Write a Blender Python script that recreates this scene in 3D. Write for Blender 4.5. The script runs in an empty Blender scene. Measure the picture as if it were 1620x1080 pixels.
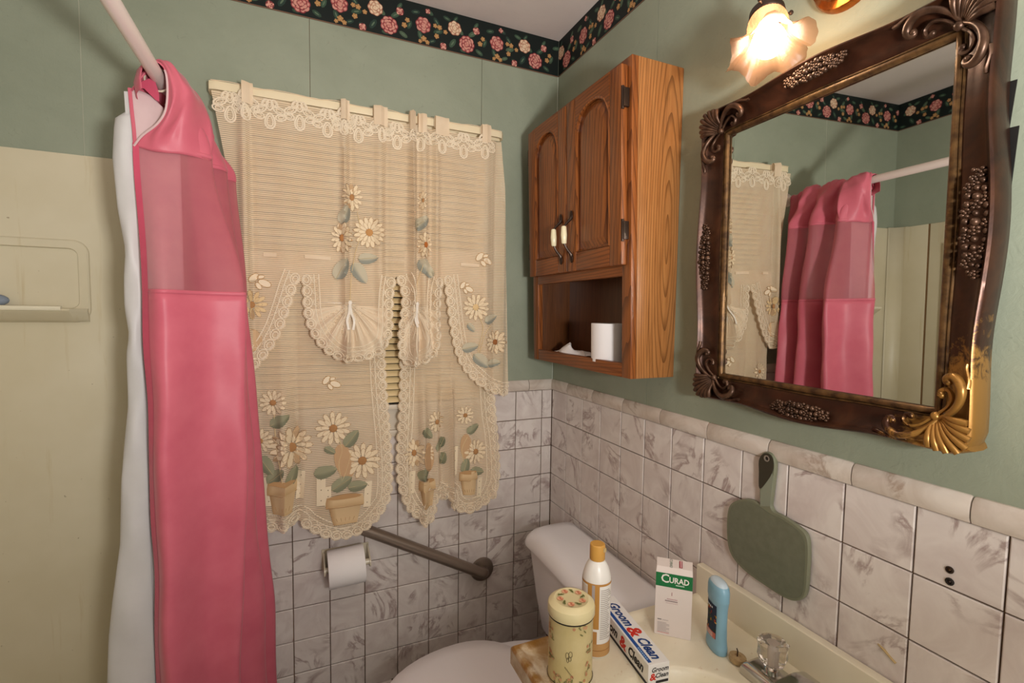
import bpy, bmesh, math, random
from mathutils import Vector as V, Matrix
from mathutils.geometry import delaunay_2d_cdt
random.seed(7)
PI = math.pi
S = bpy.context.scene
COL = S.collection

# ------------------------------------------------------------------ camera
CAM = V((-0.887936, -1.631520, 1.436832)); YAW, PITCH, ROLL, FPX = 0.413467, -0.061655, 0.014052, 764.4
_f = V((math.sin(YAW)*math.cos(PITCH), math.cos(YAW)*math.cos(PITCH), math.sin(PITCH)))
_r = V((math.cos(YAW), -math.sin(YAW), 0)); _u = _r.cross(_f)
CR = _r*math.cos(ROLL)+_u*math.sin(ROLL); CU = -_r*math.sin(ROLL)+_u*math.cos(ROLL); CF = _f
cd = bpy.data.cameras.new('camera'); cam = bpy.data.objects.new('camera', cd); COL.objects.link(cam)
cd.sensor_fit = 'HORIZONTAL'; cd.sensor_width = 36.0; cd.lens = 36.0*FPX/1620.0; cd.clip_start = 0.02
M3 = Matrix((CR, CU, -CF)).transposed()
cam.matrix_world = Matrix.Translation(CAM) @ M3.to_4x4()
S.camera = cam
# ------------------------------------------------------------------ world, light, exposure
w = bpy.data.worlds.new('world'); S.world = w; w.use_nodes = True
w.node_tree.nodes['Background'].inputs[0].default_value = (0.35, 0.42, 0.5, 1)
w.node_tree.nodes['Background'].inputs[1].default_value = 0.3
def area(name, loc, target, sx, sy, power, col):
    l = bpy.data.lights.new(name, 'AREA'); l.shape = 'RECTANGLE'; l.size = sx; l.size_y = sy
    l.energy = power; l.color = col
    o = bpy.data.objects.new(name, l); COL.objects.link(o); o.location = loc
    o.rotation_euler = (V(target)-V(loc)).to_track_quat('-Z', 'Y').to_euler(); return o
area('bounced_flash', (-0.62, -1.98, 1.42), (-0.72, -1.25, 2.43), 0.14, 0.14, 25.0, (1.0, 0.98, 0.95))
area('fill_light', (-0.60, -2.30, 1.30), (-0.70, 0.0, 1.10), 0.6, 1.2, 6.0, (1.0, 0.96, 0.92))  # added soft fill behind the camera, no real lamp stands there
BULB = 66.0
S.view_settings.view_transform = 'Standard'; S.view_settings.look = 'None'
S.view_settings.gamma = 1.0; S.view_settings.use_curve_mapping = False
S.view_settings.exposure = 0.07

# ------------------------------------------------------------------ helpers
def PX(u, v, axis, val):
    d = CF + CR*((u-810)/FPX) - CU*((v-540)/FPX)
    t = (val-CAM[axis])/d[axis]
    return CAM + d*t
def lin(c):
    return tuple((x/255/12.92 if x/255 <= 0.04045 else ((x/255+0.055)/1.055)**2.4) for x in c)
def lerp(a, b, t): return a+(b-a)*t
def interp(xs, ys, x):
    if x <= xs[0]: return ys[0]
    for i in range(len(xs)-1):
        if x <= xs[i+1]:
            t = (x-xs[i])/(xs[i+1]-xs[i]); t = t*t*(3-2*t); return ys[i]+(ys[i+1]-ys[i])*t
    return ys[-1]
def cat(P, n, closed=False):
    out = []; N = len(P); segs = N if closed else N-1
    for i in range(segs):
        p1, p2 = P[i], P[(i+1) % N]
        p0 = P[i-1] if (closed or i > 0) else p1*2-p2
        p3 = P[(i+2) % N] if (closed or i+2 < N) else p2*2-p1
        for k in range(n):
            t = k/n
            out.append(0.5*((2*p1)+(p2-p0)*t+(2*p0-5*p1+4*p2-p3)*t*t+(3*p1-p0-3*p2+p3)*t*t*t))
    if not closed: out.append(P[-1].copy())
    return out

class MB:
    def __init__(s): s.v = []; s.f = []; s.c = []; s.col = (1, 1, 1)
    def add(s, vs, fs, col=None):
        b = len(s.v); s.v += [tuple(p) for p in vs]; s.f += [tuple(i+b for i in f) for f in fs]
        s.c += [col or s.col]*len(vs); return s
    def box(s, lo, hi, col=None):
        x0, y0, z0 = [min(a, b) for a, b in zip(lo, hi)]; x1, y1, z1 = [max(a, b) for a, b in zip(lo, hi)]
        v = [(x, y, z) for z in (z0, z1) for y in (y0, y1) for x in (x0, x1)]
        return s.add(v, [(0, 2, 3, 1), (4, 5, 7, 6), (0, 1, 5, 4), (2, 6, 7, 3), (0, 4, 6, 2), (1, 3, 7, 5)], col)
    def obox(s, o, a, b, c, col=None):
        o, a, b, c = V(o), V(a), V(b), V(c)
        v = [o+a*i+b*j+c*k for k in (0, 1) for j in (0, 1) for i in (0, 1)]
        return s.add(v, [(0, 2, 3, 1), (4, 5, 7, 6), (0, 1, 5, 4), (2, 6, 7, 3), (0, 4, 6, 2), (1, 3, 7, 5)], col)
    def rings(s, R, closed=True, caps=True, col=None):
        n = len(R[0]); vs = [p for r in R for p in r]; fs = []
        for i in range(len(R)-1):
            for j in range(n if closed else n-1):
                k = (j+1) % n; fs.append((i*n+j, i*n+k, (i+1)*n+k, (i+1)*n+j))
        if caps and closed:
            fs.append(tuple(range(n-1, -1, -1))); fs.append(tuple((len(R)-1)*n+j for j in range(n)))
        return s.add(vs, fs, col)
    def tube(s, P, r, n=8, closed=False, col=None, flat=1.0, up=None):
        P = [V(p) for p in P]; N = len(P); R = []
        rs = r if isinstance(r, (list, tuple)) else [r]*N
        T0 = None; A = None
        for i in range(N):
            if closed: t = P[(i+1) % N]-P[i-1]
            else: t = P[min(i+1, N-1)]-P[max(i-1, 0)]
            t.normalize()
            if up is not None: A = V(up)
            elif A is None: A = V((0, 0, 1)) if abs(t.z) < 0.9 else V((1, 0, 0))
            A = (A-t*A.dot(t)); A.normalize(); B = t.cross(A)
            R.append([P[i]+(A*math.cos(2*PI*k/n)*flat+B*math.sin(2*PI*k/n))*rs[i] for k in range(n)])
        if closed: R.append(R[0]); return s.rings(R, True, False, col)
        return s.rings(R, True, True, col)
    def lathe(s, prof, o=(0, 0, 0), ax=(0, 0, 1), n=24, col=None, mod=None, caps=True):
        ax = V(ax).normalized(); e1 = ax.orthogonal().normalized(); e2 = ax.cross(e1); o = V(o); R = []
        for i, (r, h) in enumerate(prof):
            ring = []
            for k in range(n):
                a = 2*PI*k/n; rr, hh = (r, h) if mod is None else mod(i, r, h, a)
                ring.append(o+ax*hh+(e1*math.cos(a)+e2*math.sin(a))*rr)
            R.append(ring)
        return s.rings(R, True, caps, col)
    def ball(s, c, r, n=10, m=6, col=None, fr=None):
        c = V(c); r = r if isinstance(r, (tuple, list)) else (r, r, r); R = []
        X, Y, Z = fr or (V((1, 0, 0)), V((0, 1, 0)), V((0, 0, 1)))
        for i in range(m+1):
            a = PI*(i/m); a = min(max(a, 0.02), PI-0.02)
            R.append([c+X*(r[0]*math.sin(a)*math.cos(2*PI*k/n))+Y*(r[1]*math.sin(a)*math.sin(2*PI*k/n))-Z*(r[2]*math.cos(a)) for k in range(n)])
        return s.rings(R, True, True, col)
    def grid(s, G, col=None):
        n = len(G[0]); return s.add([p for r in G for p in r], [(i*n+j, i*n+j+1, (i+1)*n+j+1, (i+1)*n+j) for i in range(len(G)-1) for j in range(n-1)], col)
    def poly(s, pts, col=None): return s.add(pts, [tuple(range(len(pts)))], col)
    def prism(s, pts, d, col=None):
        d = V(d); pts = [V(p) for p in pts]; return s.rings([pts, [p+d for p in pts]], True, True, col)

def mk(name, mb, mat, parent=None, smooth=35, bevel=0, segs=2, solid=0, recalc=True, kind=None, label=None):
    me = bpy.data.meshes.new(name); me.from_pydata(mb.v, [], mb.f); me.update()
    if any(c != (1, 1, 1) for c in mb.c):
        at = me.color_attributes.new('Col', 'FLOAT_COLOR', 'POINT')
        for i, c in enumerate(mb.c): at.data[i].color = (c[0], c[1], c[2], 1)
    bm = bmesh.new(); bm.from_mesh(me)
    if recalc: bmesh.ops.recalc_face_normals(bm, faces=bm.faces)
    if bevel:
        es = [e for e in bm.edges if len(e.link_faces) == 2 and e.calc_face_angle(0) > 0.5]
        bmesh.ops.bevel(bm, geom=es, offset=bevel, segments=segs, profile=0.6, affect='EDGES', clamp_overlap=True)
    if solid:
        pass
    bm.to_mesh(me); bm.free()
    if smooth:
        me.polygons.foreach_set('use_smooth', [True]*len(me.polygons)); me.set_sharp_from_angle(angle=math.radians(smooth))
    me.materials.append(mat)
    o = bpy.data.objects.new(name, me); COL.objects.link(o)
    if solid:
        md = o.modifiers.new('thickness', 'SOLIDIFY'); md.thickness = solid; md.offset = 0
    if parent is not None: adopt(o, parent)
    if kind: o['kind'] = kind
    if label: o['label'] = label
    return o
def adopt(o, parent):
    o.parent = parent; w0 = Matrix.Translation(parent.location)
    q = parent.parent
    while q is not None: w0 = w0; q = q.parent
    if parent.get('_e'): o.matrix_parent_inverse = Matrix.Translation(-parent.location)
def thing(name, loc, label, cat_, group=None):
    o = bpy.data.objects.new(name, None); COL.objects.link(o); o.location = loc; o['_e'] = 1
    o.empty_display_size = 0.05
    return tag(o, label, cat_, group)
def tag(o, label, cat_, group=None):
    o['label'] = label; o['category'] = cat_
    if group: o['group'] = group
    return o

# ------------------------------------------------------------------ materials
def nt(name):
    m = bpy.data.materials.new(name); m.use_nodes = True; t = m.node_tree
    return m, t, t.nodes['Principled BSDF']
def N(t, kind, **kw):
    n = t.nodes.new(kind)
    for k, v in kw.items():
        if k.startswith('i_'): n.inputs[int(k[2:]) if k[2:].isdigit() else k[2:].replace('_', ' ')].default_value = v
        else: setattr(n, k, v)
    return n
def ramp(t, fac, stops):
    n = t.nodes.new('ShaderNodeValToRGB'); e = n.color_ramp.elements
    while len(e) < len(stops): e.new(0.5)
    for i, (p, c) in enumerate(stops): e[i].position = p; e[i].color = (*lin(c), 1) if max(c) > 1 else (*c, 1)
    t.links.new(fac, n.inputs[0]); return n.outputs[0]
def noise(t, vec, scale, detail=3, rough=0.55, dist=0.0):
    n = N(t, 'ShaderNodeTexNoise'); n.inputs['Scale'].default_value = scale; n.inputs['Detail'].default_value = detail
    n.inputs['Roughness'].default_value = rough; n.inputs['Distortion'].default_value = dist
    if vec is not None: t.links.new(vec, n.inputs['Vector'])
    return n.outputs['Fac']
def pos(t, scale=(1, 1, 1), rnd=False):
    g = N(t, 'ShaderNodeNewGeometry').outputs['Position']
    m = N(t, 'ShaderNodeMapping'); m.inputs['Scale'].default_value = scale; t.links.new(g, m.inputs['Vector'])
    if rnd:
        oi = N(t, 'ShaderNodeObjectInfo'); mu = N(t, 'ShaderNodeMath', operation='MULTIPLY'); mu.inputs[1].default_value = 37.0
        t.links.new(oi.outputs['Random'], mu.inputs[0]); cx = N(t, 'ShaderNodeCombineXYZ')
        for i in range(3): t.links.new(mu.outputs[0], cx.inputs[i])
        t.links.new(cx.outputs[0], m.inputs['Location'])
    return m.outputs[0]
def bump(t, b, h, strength, dist=0.002):
    n = N(t, 'ShaderNodeBump'); n.inputs['Strength'].default_value = strength; n.inputs['Distance'].default_value = dist
    t.links.new(h, n.inputs['Height']); t.links.new(n.outputs[0], b.inputs['Normal'])
def mixc(t, fac, a, b, mode='MIX'):
    n = N(t, 'ShaderNodeMix', data_type='RGBA', blend_type=mode)
    for s, x in ((0, fac), (6, a), (7, b)):
        if isinstance(x, (int, float)): n.inputs[s].default_value = x
        elif isinstance(x, tuple): n.inputs[s].default_value = (*lin(x), 1)
        else: t.links.new(x, n.inputs[s])
    return n.outputs[2]
def plain(name, c, rough=0.5, metal=0.0, c2=None, scale=30, bmp=0, bscale=80, emit=None, spec=None, trans=0):
    m, t, b = nt(name); b.inputs['Base Color'].default_value = (*lin(c), 1); b.inputs['Roughness'].default_value = rough
    b.inputs['Metallic'].default_value = metal
    if spec is not None: b.inputs['Specular IOR Level'].default_value = spec
    if trans: b.inputs['Transmission Weight'].default_value = trans
    if c2:
        f = noise(t, pos(t), scale, 4); t.links.new(ramp(t, f, [(0.35, c), (0.65, c2)]), b.inputs['Base Color'])
    if bmp: bump(t, b, noise(t, pos(t), bscale, 4), bmp)
    if emit: b.inputs['Emission Color'].default_value = (*lin(emit[0]), 1); b.inputs['Emission Strength'].default_value = emit[1]
    return m
def vcol(name, rough=0.5, spec=0.5):
    m, t, b = nt(name); a = N(t, 'ShaderNodeAttribute', attribute_name='Col'); t.links.new(a.outputs['Color'], b.inputs['Base Color'])
    b.inputs['Roughness'].default_value = rough; b.inputs['Specular IOR Level'].default_value = spec; return m
def paint(name, c, c2, bs=0.16):
    m, t, b = nt(name); p = pos(t)
    f = noise(t, p, 2.2, 5, 0.6, 0.6); g = noise(t, p, 9, 5, 0.65, 2.5)
    c0 = ramp(t, f, [(0.3, c), (0.7, c2)])
    sc = noise(t, pos(t, (1, 1, 1)), 23, 6, 0.7, 3.0)
    c1 = mixc(t, ramp(t, sc, [(0.62, (0, 0, 0)), (0.74, (0.35, 0.35, 0.35))]), c0, tuple(int(x*0.72) for x in c))
    t.links.new(c1, b.inputs['Base Color']); b.inputs['Roughness'].default_value = 0.55
    ad = N(t, 'ShaderNodeMath', operation='ADD'); t.links.new(g, ad.inputs[0])
    t.links.new(noise(t, p, 45, 4, 0.6, 2.0), ad.inputs[1]); bump(t, b, ad.outputs[0], bs, 0.004); return m
def marble(name, base, cloud, vein):
    m, t, b = nt(name); p = pos(t, (1, 1, 1), True)
    c0 = ramp(t, noise(t, p, 9, 6, 0.6, 1.2), [(0.32, cloud), (0.60, base)])
    n1 = noise(t, p, 5.0, 7, 0.60, 1.8)
    s = N(t, 'ShaderNodeMath', operation='SUBTRACT'); s.inputs[1].default_value = 0.5; t.links.new(n1, s.inputs[0])
    a = N(t, 'ShaderNodeMath', operation='ABSOLUTE'); t.links.new(s.outputs[0], a.inputs[0])
    v = ramp(t, a.outputs[0], [(0.0, (1, 1, 1)), (0.048, (0, 0, 0))])
    k = ramp(t, noise(t, p, 9, 2, 0.5, 0.5), [(0.50, (0, 0, 0)), (0.63, (1, 1, 1))])
    mm = mixc(t, 1.0, v, k, 'MULTIPLY'); sc = mixc(t, 1.0, mm, (215, 215, 215), 'MULTIPLY')
    c1 = mixc(t, sc, c0, vein); t.links.new(c1, b.inputs['Base Color'])
    b.inputs['Roughness'].default_value = 0.22; bump(t, b, noise(t, p, 12, 2), 0.12, 0.004); return m
def oak(name, c1, c2, c3, axis=2, rings=True, centre=None):
    m, t, b = nt(name); sc = [26, 26, 26]; sc[axis] = 1.3; p = pos(t, tuple(sc), True)
    g = noise(t, p, 3.4, 6, 0.7, 0.4)
    sc2 = [9, 9, 9]; sc2[axis] = 0.85; p2 = pos(t, tuple(sc2), centre is None)
    if centre: p2.node.inputs['Location'].default_value = tuple(-a*b_ for a, b_ in zip(sc2, centre))
    wv = N(t, 'ShaderNodeTexWave', wave_type='RINGS', rings_direction='SPHERICAL', wave_profile='SAW')
    wv.inputs['Scale'].default_value = 4.6; wv.inputs['Distortion'].default_value = 2.6; wv.inputs['Detail'].default_value = 2.0
    wv.inputs['Detail Scale'].default_value = 0.8
    t.links.new(p2, wv.inputs['Vector'])
    c0 = ramp(t, g, [(0.33, c1), (0.62, c2)])
    k = ramp(t, wv.outputs['Fac'], [(0.62, (0, 0, 0)), (0.97, (0.8, 0.8, 0.8))])
    cc = mixc(t, k, c0, c3) if rings else c0
    sc3 = [70, 70, 70]; sc3[axis] = 2.0
    fl = ramp(t, noise(t, pos(t, tuple(sc3)), 3.0, 3, 0.6), [(0.56, (0, 0, 0)), (0.68, (0.6, 0.6, 0.6))])
    cc = mixc(t, fl, cc, c3)
    t.links.new(cc, b.inputs['Base Color']); b.inputs['Roughness'].default_value = 0.33
    bump(t, b, g, 0.15, 0.001); return m
def cloth(name, c, c2, rough=0.6, alpha=None, transl=0.25, wave=None, scale=16):
    """fabric; alpha=(a_gap,a_thread,pitch) gives an open weave with horizontal threads"""
    m, t, b = nt(name); out = t.nodes['Material Output']; p = pos(t)
    f = noise(t, p, scale, 4); c0 = ramp(t, f, [(0.3, c), (0.7, c2)])
    t.links.new(c0, b.inputs['Base Color']); b.inputs['Roughness'].default_value = rough
    b.inputs['Sheen Weight'].default_value = 0.15; b.inputs['Specular IOR Level'].default_value = 0.25
    bump(t, b, noise(t, p, 420, 2), 0.08, 0.001)
    tr = N(t, 'ShaderNodeBsdfTranslucent'); t.links.new(c0, tr.inputs[0])
    mx = N(t, 'ShaderNodeMixShader'); mx.inputs[0].default_value = transl
    t.links.new(b.outputs[0], mx.inputs[1]); t.links.new(tr.outputs[0], mx.inputs[2]); sh = mx.outputs[0]
    if alpha:
        tp = N(t, 'ShaderNodeBsdfTransparent'); m2 = N(t, 'ShaderNodeMixShader')
        if len(alpha) == 3:
            sp = N(t, 'ShaderNodeSeparateXYZ'); t.links.new(p, sp.inputs[0])
            mu = N(t, 'ShaderNodeMath', operation='MULTIPLY'); mu.inputs[1].default_value = 2*PI/alpha[2]; t.links.new(sp.outputs[2], mu.inputs[0])
            si = N(t, 'ShaderNodeMath', operation='SINE'); t.links.new(mu.outputs[0], si.inputs[0])
            mr = N(t, 'ShaderNodeMapRange'); mr.inputs[1].default_value = -0.6; mr.inputs[2].default_value = 0.3
            mr.inputs[3].default_value = alpha[0]; mr.inputs[4].default_value = alpha[1]; t.links.new(si.outputs[0], mr.inputs[0])
            t.links.new(mr.outputs[0], m2.inputs[0])
        else: m2.inputs[0].default_value = alpha[0]
        t.links.new(tp.outputs[0], m2.inputs[1]); t.links.new(sh, m2.inputs[2]); sh = m2.outputs[0]
    t.links.new(sh, out.inputs[0]); return m

M = {}
M['sage'] = paint('sage_paint', (136, 143, 124), (152, 158, 139))
M['ceil'] = paint('ceiling_paint', (214, 200, 194), (226, 213, 207), 0.08)
M['grout'] = plain('grout', (112, 84, 58), 0.9, c2=(78, 56, 38), scale=18)
M['tile'] = marble('marble_tile', (224, 215, 209), (206, 193, 188), (130, 98, 94))
M['cap'] = marble('marble_cap', (214, 203, 192), (190, 174, 160), (150, 126, 108))
M['vinyl'] = plain('floor_vinyl', (120, 108, 96), 0.5, c2=(104, 92, 80), scale=12)
M['surround'] = plain('tub_surround', (216, 206, 180), 0.42, c2=(206, 195, 165), scale=4, bmp=0.05, bscale=30)
def surround():
    m, t, b = nt('tub_surround_aged'); p = pos(t)
    c0 = ramp(t, noise(t, p, 4, 4), [(0.35, (214, 204, 178)), (0.65, (206, 195, 166))])
    st_ = ramp(t, noise(t, pos(t, (22, 22, 1.6)), 1.6, 5, 0.65, 0.3), [(0.60, (0, 0, 0)), (0.78, (0.55, 0.55, 0.55))])
    sp_ = ramp(t, noise(t, p, 85, 2, 0.5), [(0.76, (0, 0, 0)), (0.80, (0.6, 0.6, 0.6))])
    c1 = mixc(t, st_, c0, (186, 164, 116)); c2 = mixc(t, sp_, c1, (128, 110, 80)); t.links.new(c2, b.inputs['Base Color'])
    b.inputs['Roughness'].default_value = 0.42; return m
M['surround'] = surround()
M['print'] = vcol('printed_paper', 0.6, 0.3)
M['white'] = plain('porcelain', (240, 238, 241), 0.16)
M['lidwhite'] = plain('toilet_lid_plastic', (238, 234, 236), 0.3)
M['enamel'] = plain('window_white', (206, 194, 176), 0.4)
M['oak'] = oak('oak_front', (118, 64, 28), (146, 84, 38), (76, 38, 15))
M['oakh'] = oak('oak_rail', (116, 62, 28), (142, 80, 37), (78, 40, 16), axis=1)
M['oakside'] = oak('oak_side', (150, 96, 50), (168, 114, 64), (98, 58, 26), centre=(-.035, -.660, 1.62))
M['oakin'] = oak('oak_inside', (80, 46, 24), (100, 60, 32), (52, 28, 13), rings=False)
M['bronze'] = plain('dark_bronze', (62, 48, 40), 0.4, 0.7)
M['ivory'] = plain('ivory_porcelain', (232, 222, 186), 0.25)
M['pink'] = cloth('pink_satin', (215, 105, 124), (222, 115, 132), 0.40, None, 0.18)
M['pinksheer'] = cloth('pink_sheer', (212, 116, 130), (220, 126, 136), 0.5, (0.66,), 0.30)
M['pinkhem'] = cloth('pink_hem', (200, 78, 104), (208, 86, 112), 0.5, None, 0.1)
M['pinkback'] = cloth('pink_backing', (226, 196, 196), (232, 204, 204), 0.6, None, 0.2)
M['liner'] = cloth('white_liner', (226, 223, 222), (232, 229, 228), 0.38, None, 0.3)
M['lace'] = cloth('lace_net', (240, 215, 182), (245, 224, 194), 0.8, (0.46, 0.94, 0.0055), 0.22)
M['lacedense'] = cloth('lace_gathered', (240, 217, 186), (246, 226, 198), 0.8, (0.93,), 0.2)
M['cord'] = cloth('lace_cord', (243, 226, 199), (247, 232, 208), 0.8, None, 0.15)
M['motif'] = vcol('lace_motif', 0.85, 0.2)
M['ribbon'] = cloth('satin_ribbon', (240, 230, 216), (244, 236, 224), 0.35, None, 0.1)
M['rodwhite'] = plain('rod_white', (232, 216, 210), 0.3)
M['rodcream'] = plain('rod_cream', (232, 216, 182), 0.45)
M['blind'] = plain('blind_slat', (220, 194, 144), 0.5)
M['steel'] = plain('grab_bar_steel', (146, 132, 120), 0.34, 0.72)
M['chrome'] = plain('chrome', (200, 198, 194), 0.12, 1.0)
M['paper'] = plain('tissue_paper', (236, 231, 230), 0.95, bmp=0.1, bscale=300)
M['mirror'] = plain('mirror_glass', (228, 230, 226), 0.012, 1.0)
M['black'] = plain('black_plastic', (16, 15, 15), 0.4)
M['copper'] = plain('copper', (196, 116, 52), 0.25, 0.9, c2=(150, 84, 36), scale=40)
M['bulb'] = plain('bulb', (255, 240, 220), 0.3, emit=((255, 235, 206), BULB))
def glassfrost():
    m, t, b = nt('frosted_shade'); out = t.nodes['Material Output']
    b.inputs['Base Color'].default_value = (*lin((136, 100, 76)), 1); b.inputs['Roughness'].default_value = 0.35
    tr = N(t, 'ShaderNodeBsdfTranslucent'); tr.inputs[0].default_value = (*lin((112, 80, 58)), 1)
    mx = N(t, 'ShaderNodeMixShader'); mx.inputs[0].default_value = 0.45
    t.links.new(b.outputs[0], mx.inputs[1]); t.links.new(tr.outputs[0], mx.inputs[2])
    tp = N(t, 'ShaderNodeBsdfTransparent'); tp.inputs[0].default_value = (*lin((252, 224, 200)), 1)
    m2 = N(t, 'ShaderNodeMixShader'); m2.inputs[0].default_value = 0.38
    t.links.new(mx.outputs[0], m2.inputs[1]); t.links.new(tp.outputs[0], m2.inputs[2]); t.links.new(m2.outputs[0], out.inputs[0]); return m
M['shade'] = glassfrost()
def crystal():
    m, t, b = nt('clear_acrylic'); out = t.nodes['Material Output']
    b.inputs['Base Color'].default_value = (*lin((236, 228, 218)), 1); b.inputs['Roughness'].default_value = 0.08
    b.inputs['Transmission Weight'].default_value = 0.92; b.inputs['IOR'].default_value = 1.42
    return m
M['crystal'] = crystal()
def framemat():
    m, t, b = nt('antique_frame'); p = pos(t)
    c0 = ramp(t, noise(t, p, 14, 5, 0.65, 0.8), [(0.3, (40, 22, 14)), (0.55, (64, 36, 22)), (0.75, (84, 50, 30))])
    # brass tone rising towards the lower corner at the near end
    g = N(t, 'ShaderNodeNewGeometry').outputs['Position']; sp = N(t, 'ShaderNodeSeparateXYZ'); t.links.new(g, sp.inputs[0])
    dz = N(t, 'ShaderNodeMapRange'); dz.inputs[1].default_value = 1.50; dz.inputs[2].default_value = 1.27; t.links.new(sp.outputs[2], dz.inputs[0])
    dy = N(t, 'ShaderNodeMapRange'); dy.inputs[1].default_value = -1.14; dy.inputs[2].default_value = -1.31; t.links.new(sp.outputs[1], dy.inputs[0])
    mu = N(t, 'ShaderNodeMath', operation='MULTIPLY'); t.links.new(dz.outputs[0], mu.inputs[0]); t.links.new(dy.outputs[0], mu.inputs[1])
    nn = noise(t, p, 42, 5, 0.7, 0.8)
    ad = N(t, 'ShaderNodeMath', operation='ADD'); t.links.new(mu.outputs[0], ad.inputs[0]); t.links.new(nn, ad.inputs[1])
    k = ramp(t, ad.outputs[0], [(0.84, (0, 0, 0)), (1.22, (1, 1, 1))])
    c1 = mixc(t, k, c0, (160, 116, 56)); t.links.new(c1, b.inputs['Base Color'])
    b.inputs['Metallic'].default_value = 0.55; b.inputs['Roughness'].default_value = 0.34
    bump(t, b, noise(t, p, 160, 3), 0.12, 0.001); return m
M['frame'] = framemat()
M['bead'] = plain('gilt_bead', (112, 82, 48), 0.42, 0.6, c2=(66, 44, 26), scale=60)
M['carve'] = plain('carved_bronze', (92, 66, 50), 0.38, 0.6, c2=(60, 40, 28), scale=60)
M['sagerefl'] = plain('sage_reflection', (104, 107, 88), 0.38, c2=(112, 115, 96), scale=60, bmp=0.05, bscale=200)  # acrylic tint with the dim room's reflection put into the colour
M['sagerim'] = plain('sage_plastic_rim', (120, 122, 100), 0.35)
M['olive'] = plain('dark_olive_reflection', (52, 50, 38), 0.4)  # dark reflection on the mirror handle, painted in as flat olive
def counter():
    m, t, b = nt('cultured_marble'); p = pos(t)
    c0 = ramp(t, noise(t, p, 5, 4, 0.6, 0.8), [(0.35, (226, 216, 190)), (0.65, (236, 228, 206))])
    # rust and grime stains on the toilet end
    g = N(t, 'ShaderNodeNewGeometry').outputs['Position']; sp = N(t, 'ShaderNodeSeparateXYZ'); t.links.new(g, sp.inputs[0])
    ax = N(t, 'ShaderNodeMapRange'); ax.inputs[1].default_value = -0.30; ax.inputs[2].default_value = -0.46; t.links.new(sp.outputs[0], ax.inputs[0])
    ay = N(t, 'ShaderNodeMapRange'); ay.inputs[1].default_value = -1.05; ay.inputs[2].default_value = -0.82; t.links.new(sp.outputs[1], ay.inputs[0])
    mu = N(t, 'ShaderNodeMath', operation='MULTIPLY'); t.links.new(ax.outputs[0], mu.inputs[0]); t.links.new(ay.outputs[0], mu.inputs[1])
    nn = noise(t, p, 15, 5, 0.62, 0.3); ad = N(t, 'ShaderNodeMath', operation='MULTIPLY_ADD')
    t.links.new(mu.outputs[0], ad.inputs[0]); ad.inputs[1].default_value = 0.46; t.links.new(nn, ad.inputs[2])
    k = ramp(t, ad.outputs[0], [(0.74, (0, 0, 0)), (1.00, (0.85, 0.85, 0.85))])
    c1 = mixc(t, k, c0, (164, 122, 60))
    rx_ = N(t, 'ShaderNodeMapRange'); rx_.inputs[1].default_value = -0.486; rx_.inputs[2].default_value = -0.491; t.links.new(sp.outputs[0], rx_.inputs[0])
    ry_ = N(t, 'ShaderNodeMapRange'); ry_.inputs[1].default_value = -0.803; ry_.inputs[2].default_value = -0.798; t.links.new(sp.outputs[1], ry_.inputs[0])
    mx_ = N(t, 'ShaderNodeMath', operation='MAXIMUM'); t.links.new(rx_.outputs[0], mx_.inputs[0]); t.links.new(ry_.outputs[0], mx_.inputs[1])
    gx = N(t, 'ShaderNodeMapRange'); gx.inputs[1].default_value = -0.33; gx.inputs[2].default_value = -0.40; t.links.new(sp.outputs[0], gx.inputs[0])
    gz_ = N(t, 'ShaderNodeMapRange'); gz_.inputs[1].default_value = 0.758; gz_.inputs[2].default_value = 0.762; t.links.new(sp.outputs[2], gz_.inputs[0])
    m1 = mixc(t, 1.0, mx_.outputs[0], gx.outputs[0], 'MULTIPLY'); m1 = mixc(t, 1.0, m1, gz_.outputs[0], 'MULTIPLY')
    m1 = mixc(t, 1.0, m1, ramp(t, noise(t, p, 30, 5, 0.65), [(0.38, (0.25, 0.25, 0.25)), (0.58, (0.95, 0.95, 0.95))]), 'MULTIPLY')
    c1 = mixc(t, m1, c1, (146, 104, 44))
    sp2 = ramp(t, noise(t, p, 48, 3, 0.6, 0.4), [(0.66, (0, 0, 0)), (0.74, (0.55, 0.55, 0.55))])
    c2 = mixc(t, sp2, c1, (190, 150, 110)); t.links.new(c2, b.inputs['Base Color'])
    b.inputs['Roughness'].default_value = 0.28; return m
M['counter'] = counter()
M['splash'] = plain('backsplash_marble', (228, 219, 194), 0.3, c2=(234, 226, 204), scale=6)
M['vanity'] = plain('vanity_paint', (196, 186, 168), 0.45)
M['card'] = plain('carton_card', (226, 214, 208), 0.55)
M['cardw'] = plain('carton_white', (236, 234, 232), 0.4)
M['tin'] = plain('tin_enamel', (204, 188, 140), 0.35, c2=(192, 174, 122), scale=14)
M['tinlid'] = plain('tin_lid', (220, 206, 160), 0.3)
M['botw'] = plain('bottle_white', (232, 228, 222), 0.3)
M['botcap'] = plain('bottle_cap_gold', (204, 152, 74), 0.35)
M['botgold'] = plain('bottle_gold_print', (190, 132, 52), 0.35)
M['blue'] = plain('light_blue_plastic', (132, 176, 198), 0.3)
M['clearcap'] = plain('frosted_cap', (196, 214, 226), 0.25)
M['soapblue'] = plain('blue_soap', (128, 138, 152), 0.6)
M['stopper'] = plain('stopper_beige', (190, 164, 120), 0.5, c2=(150, 120, 84), scale=60)
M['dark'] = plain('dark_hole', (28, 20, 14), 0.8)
M['clearplastic'] = plain('clear_holder', (214, 202, 178), 0.2, spec=0.6)

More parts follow.
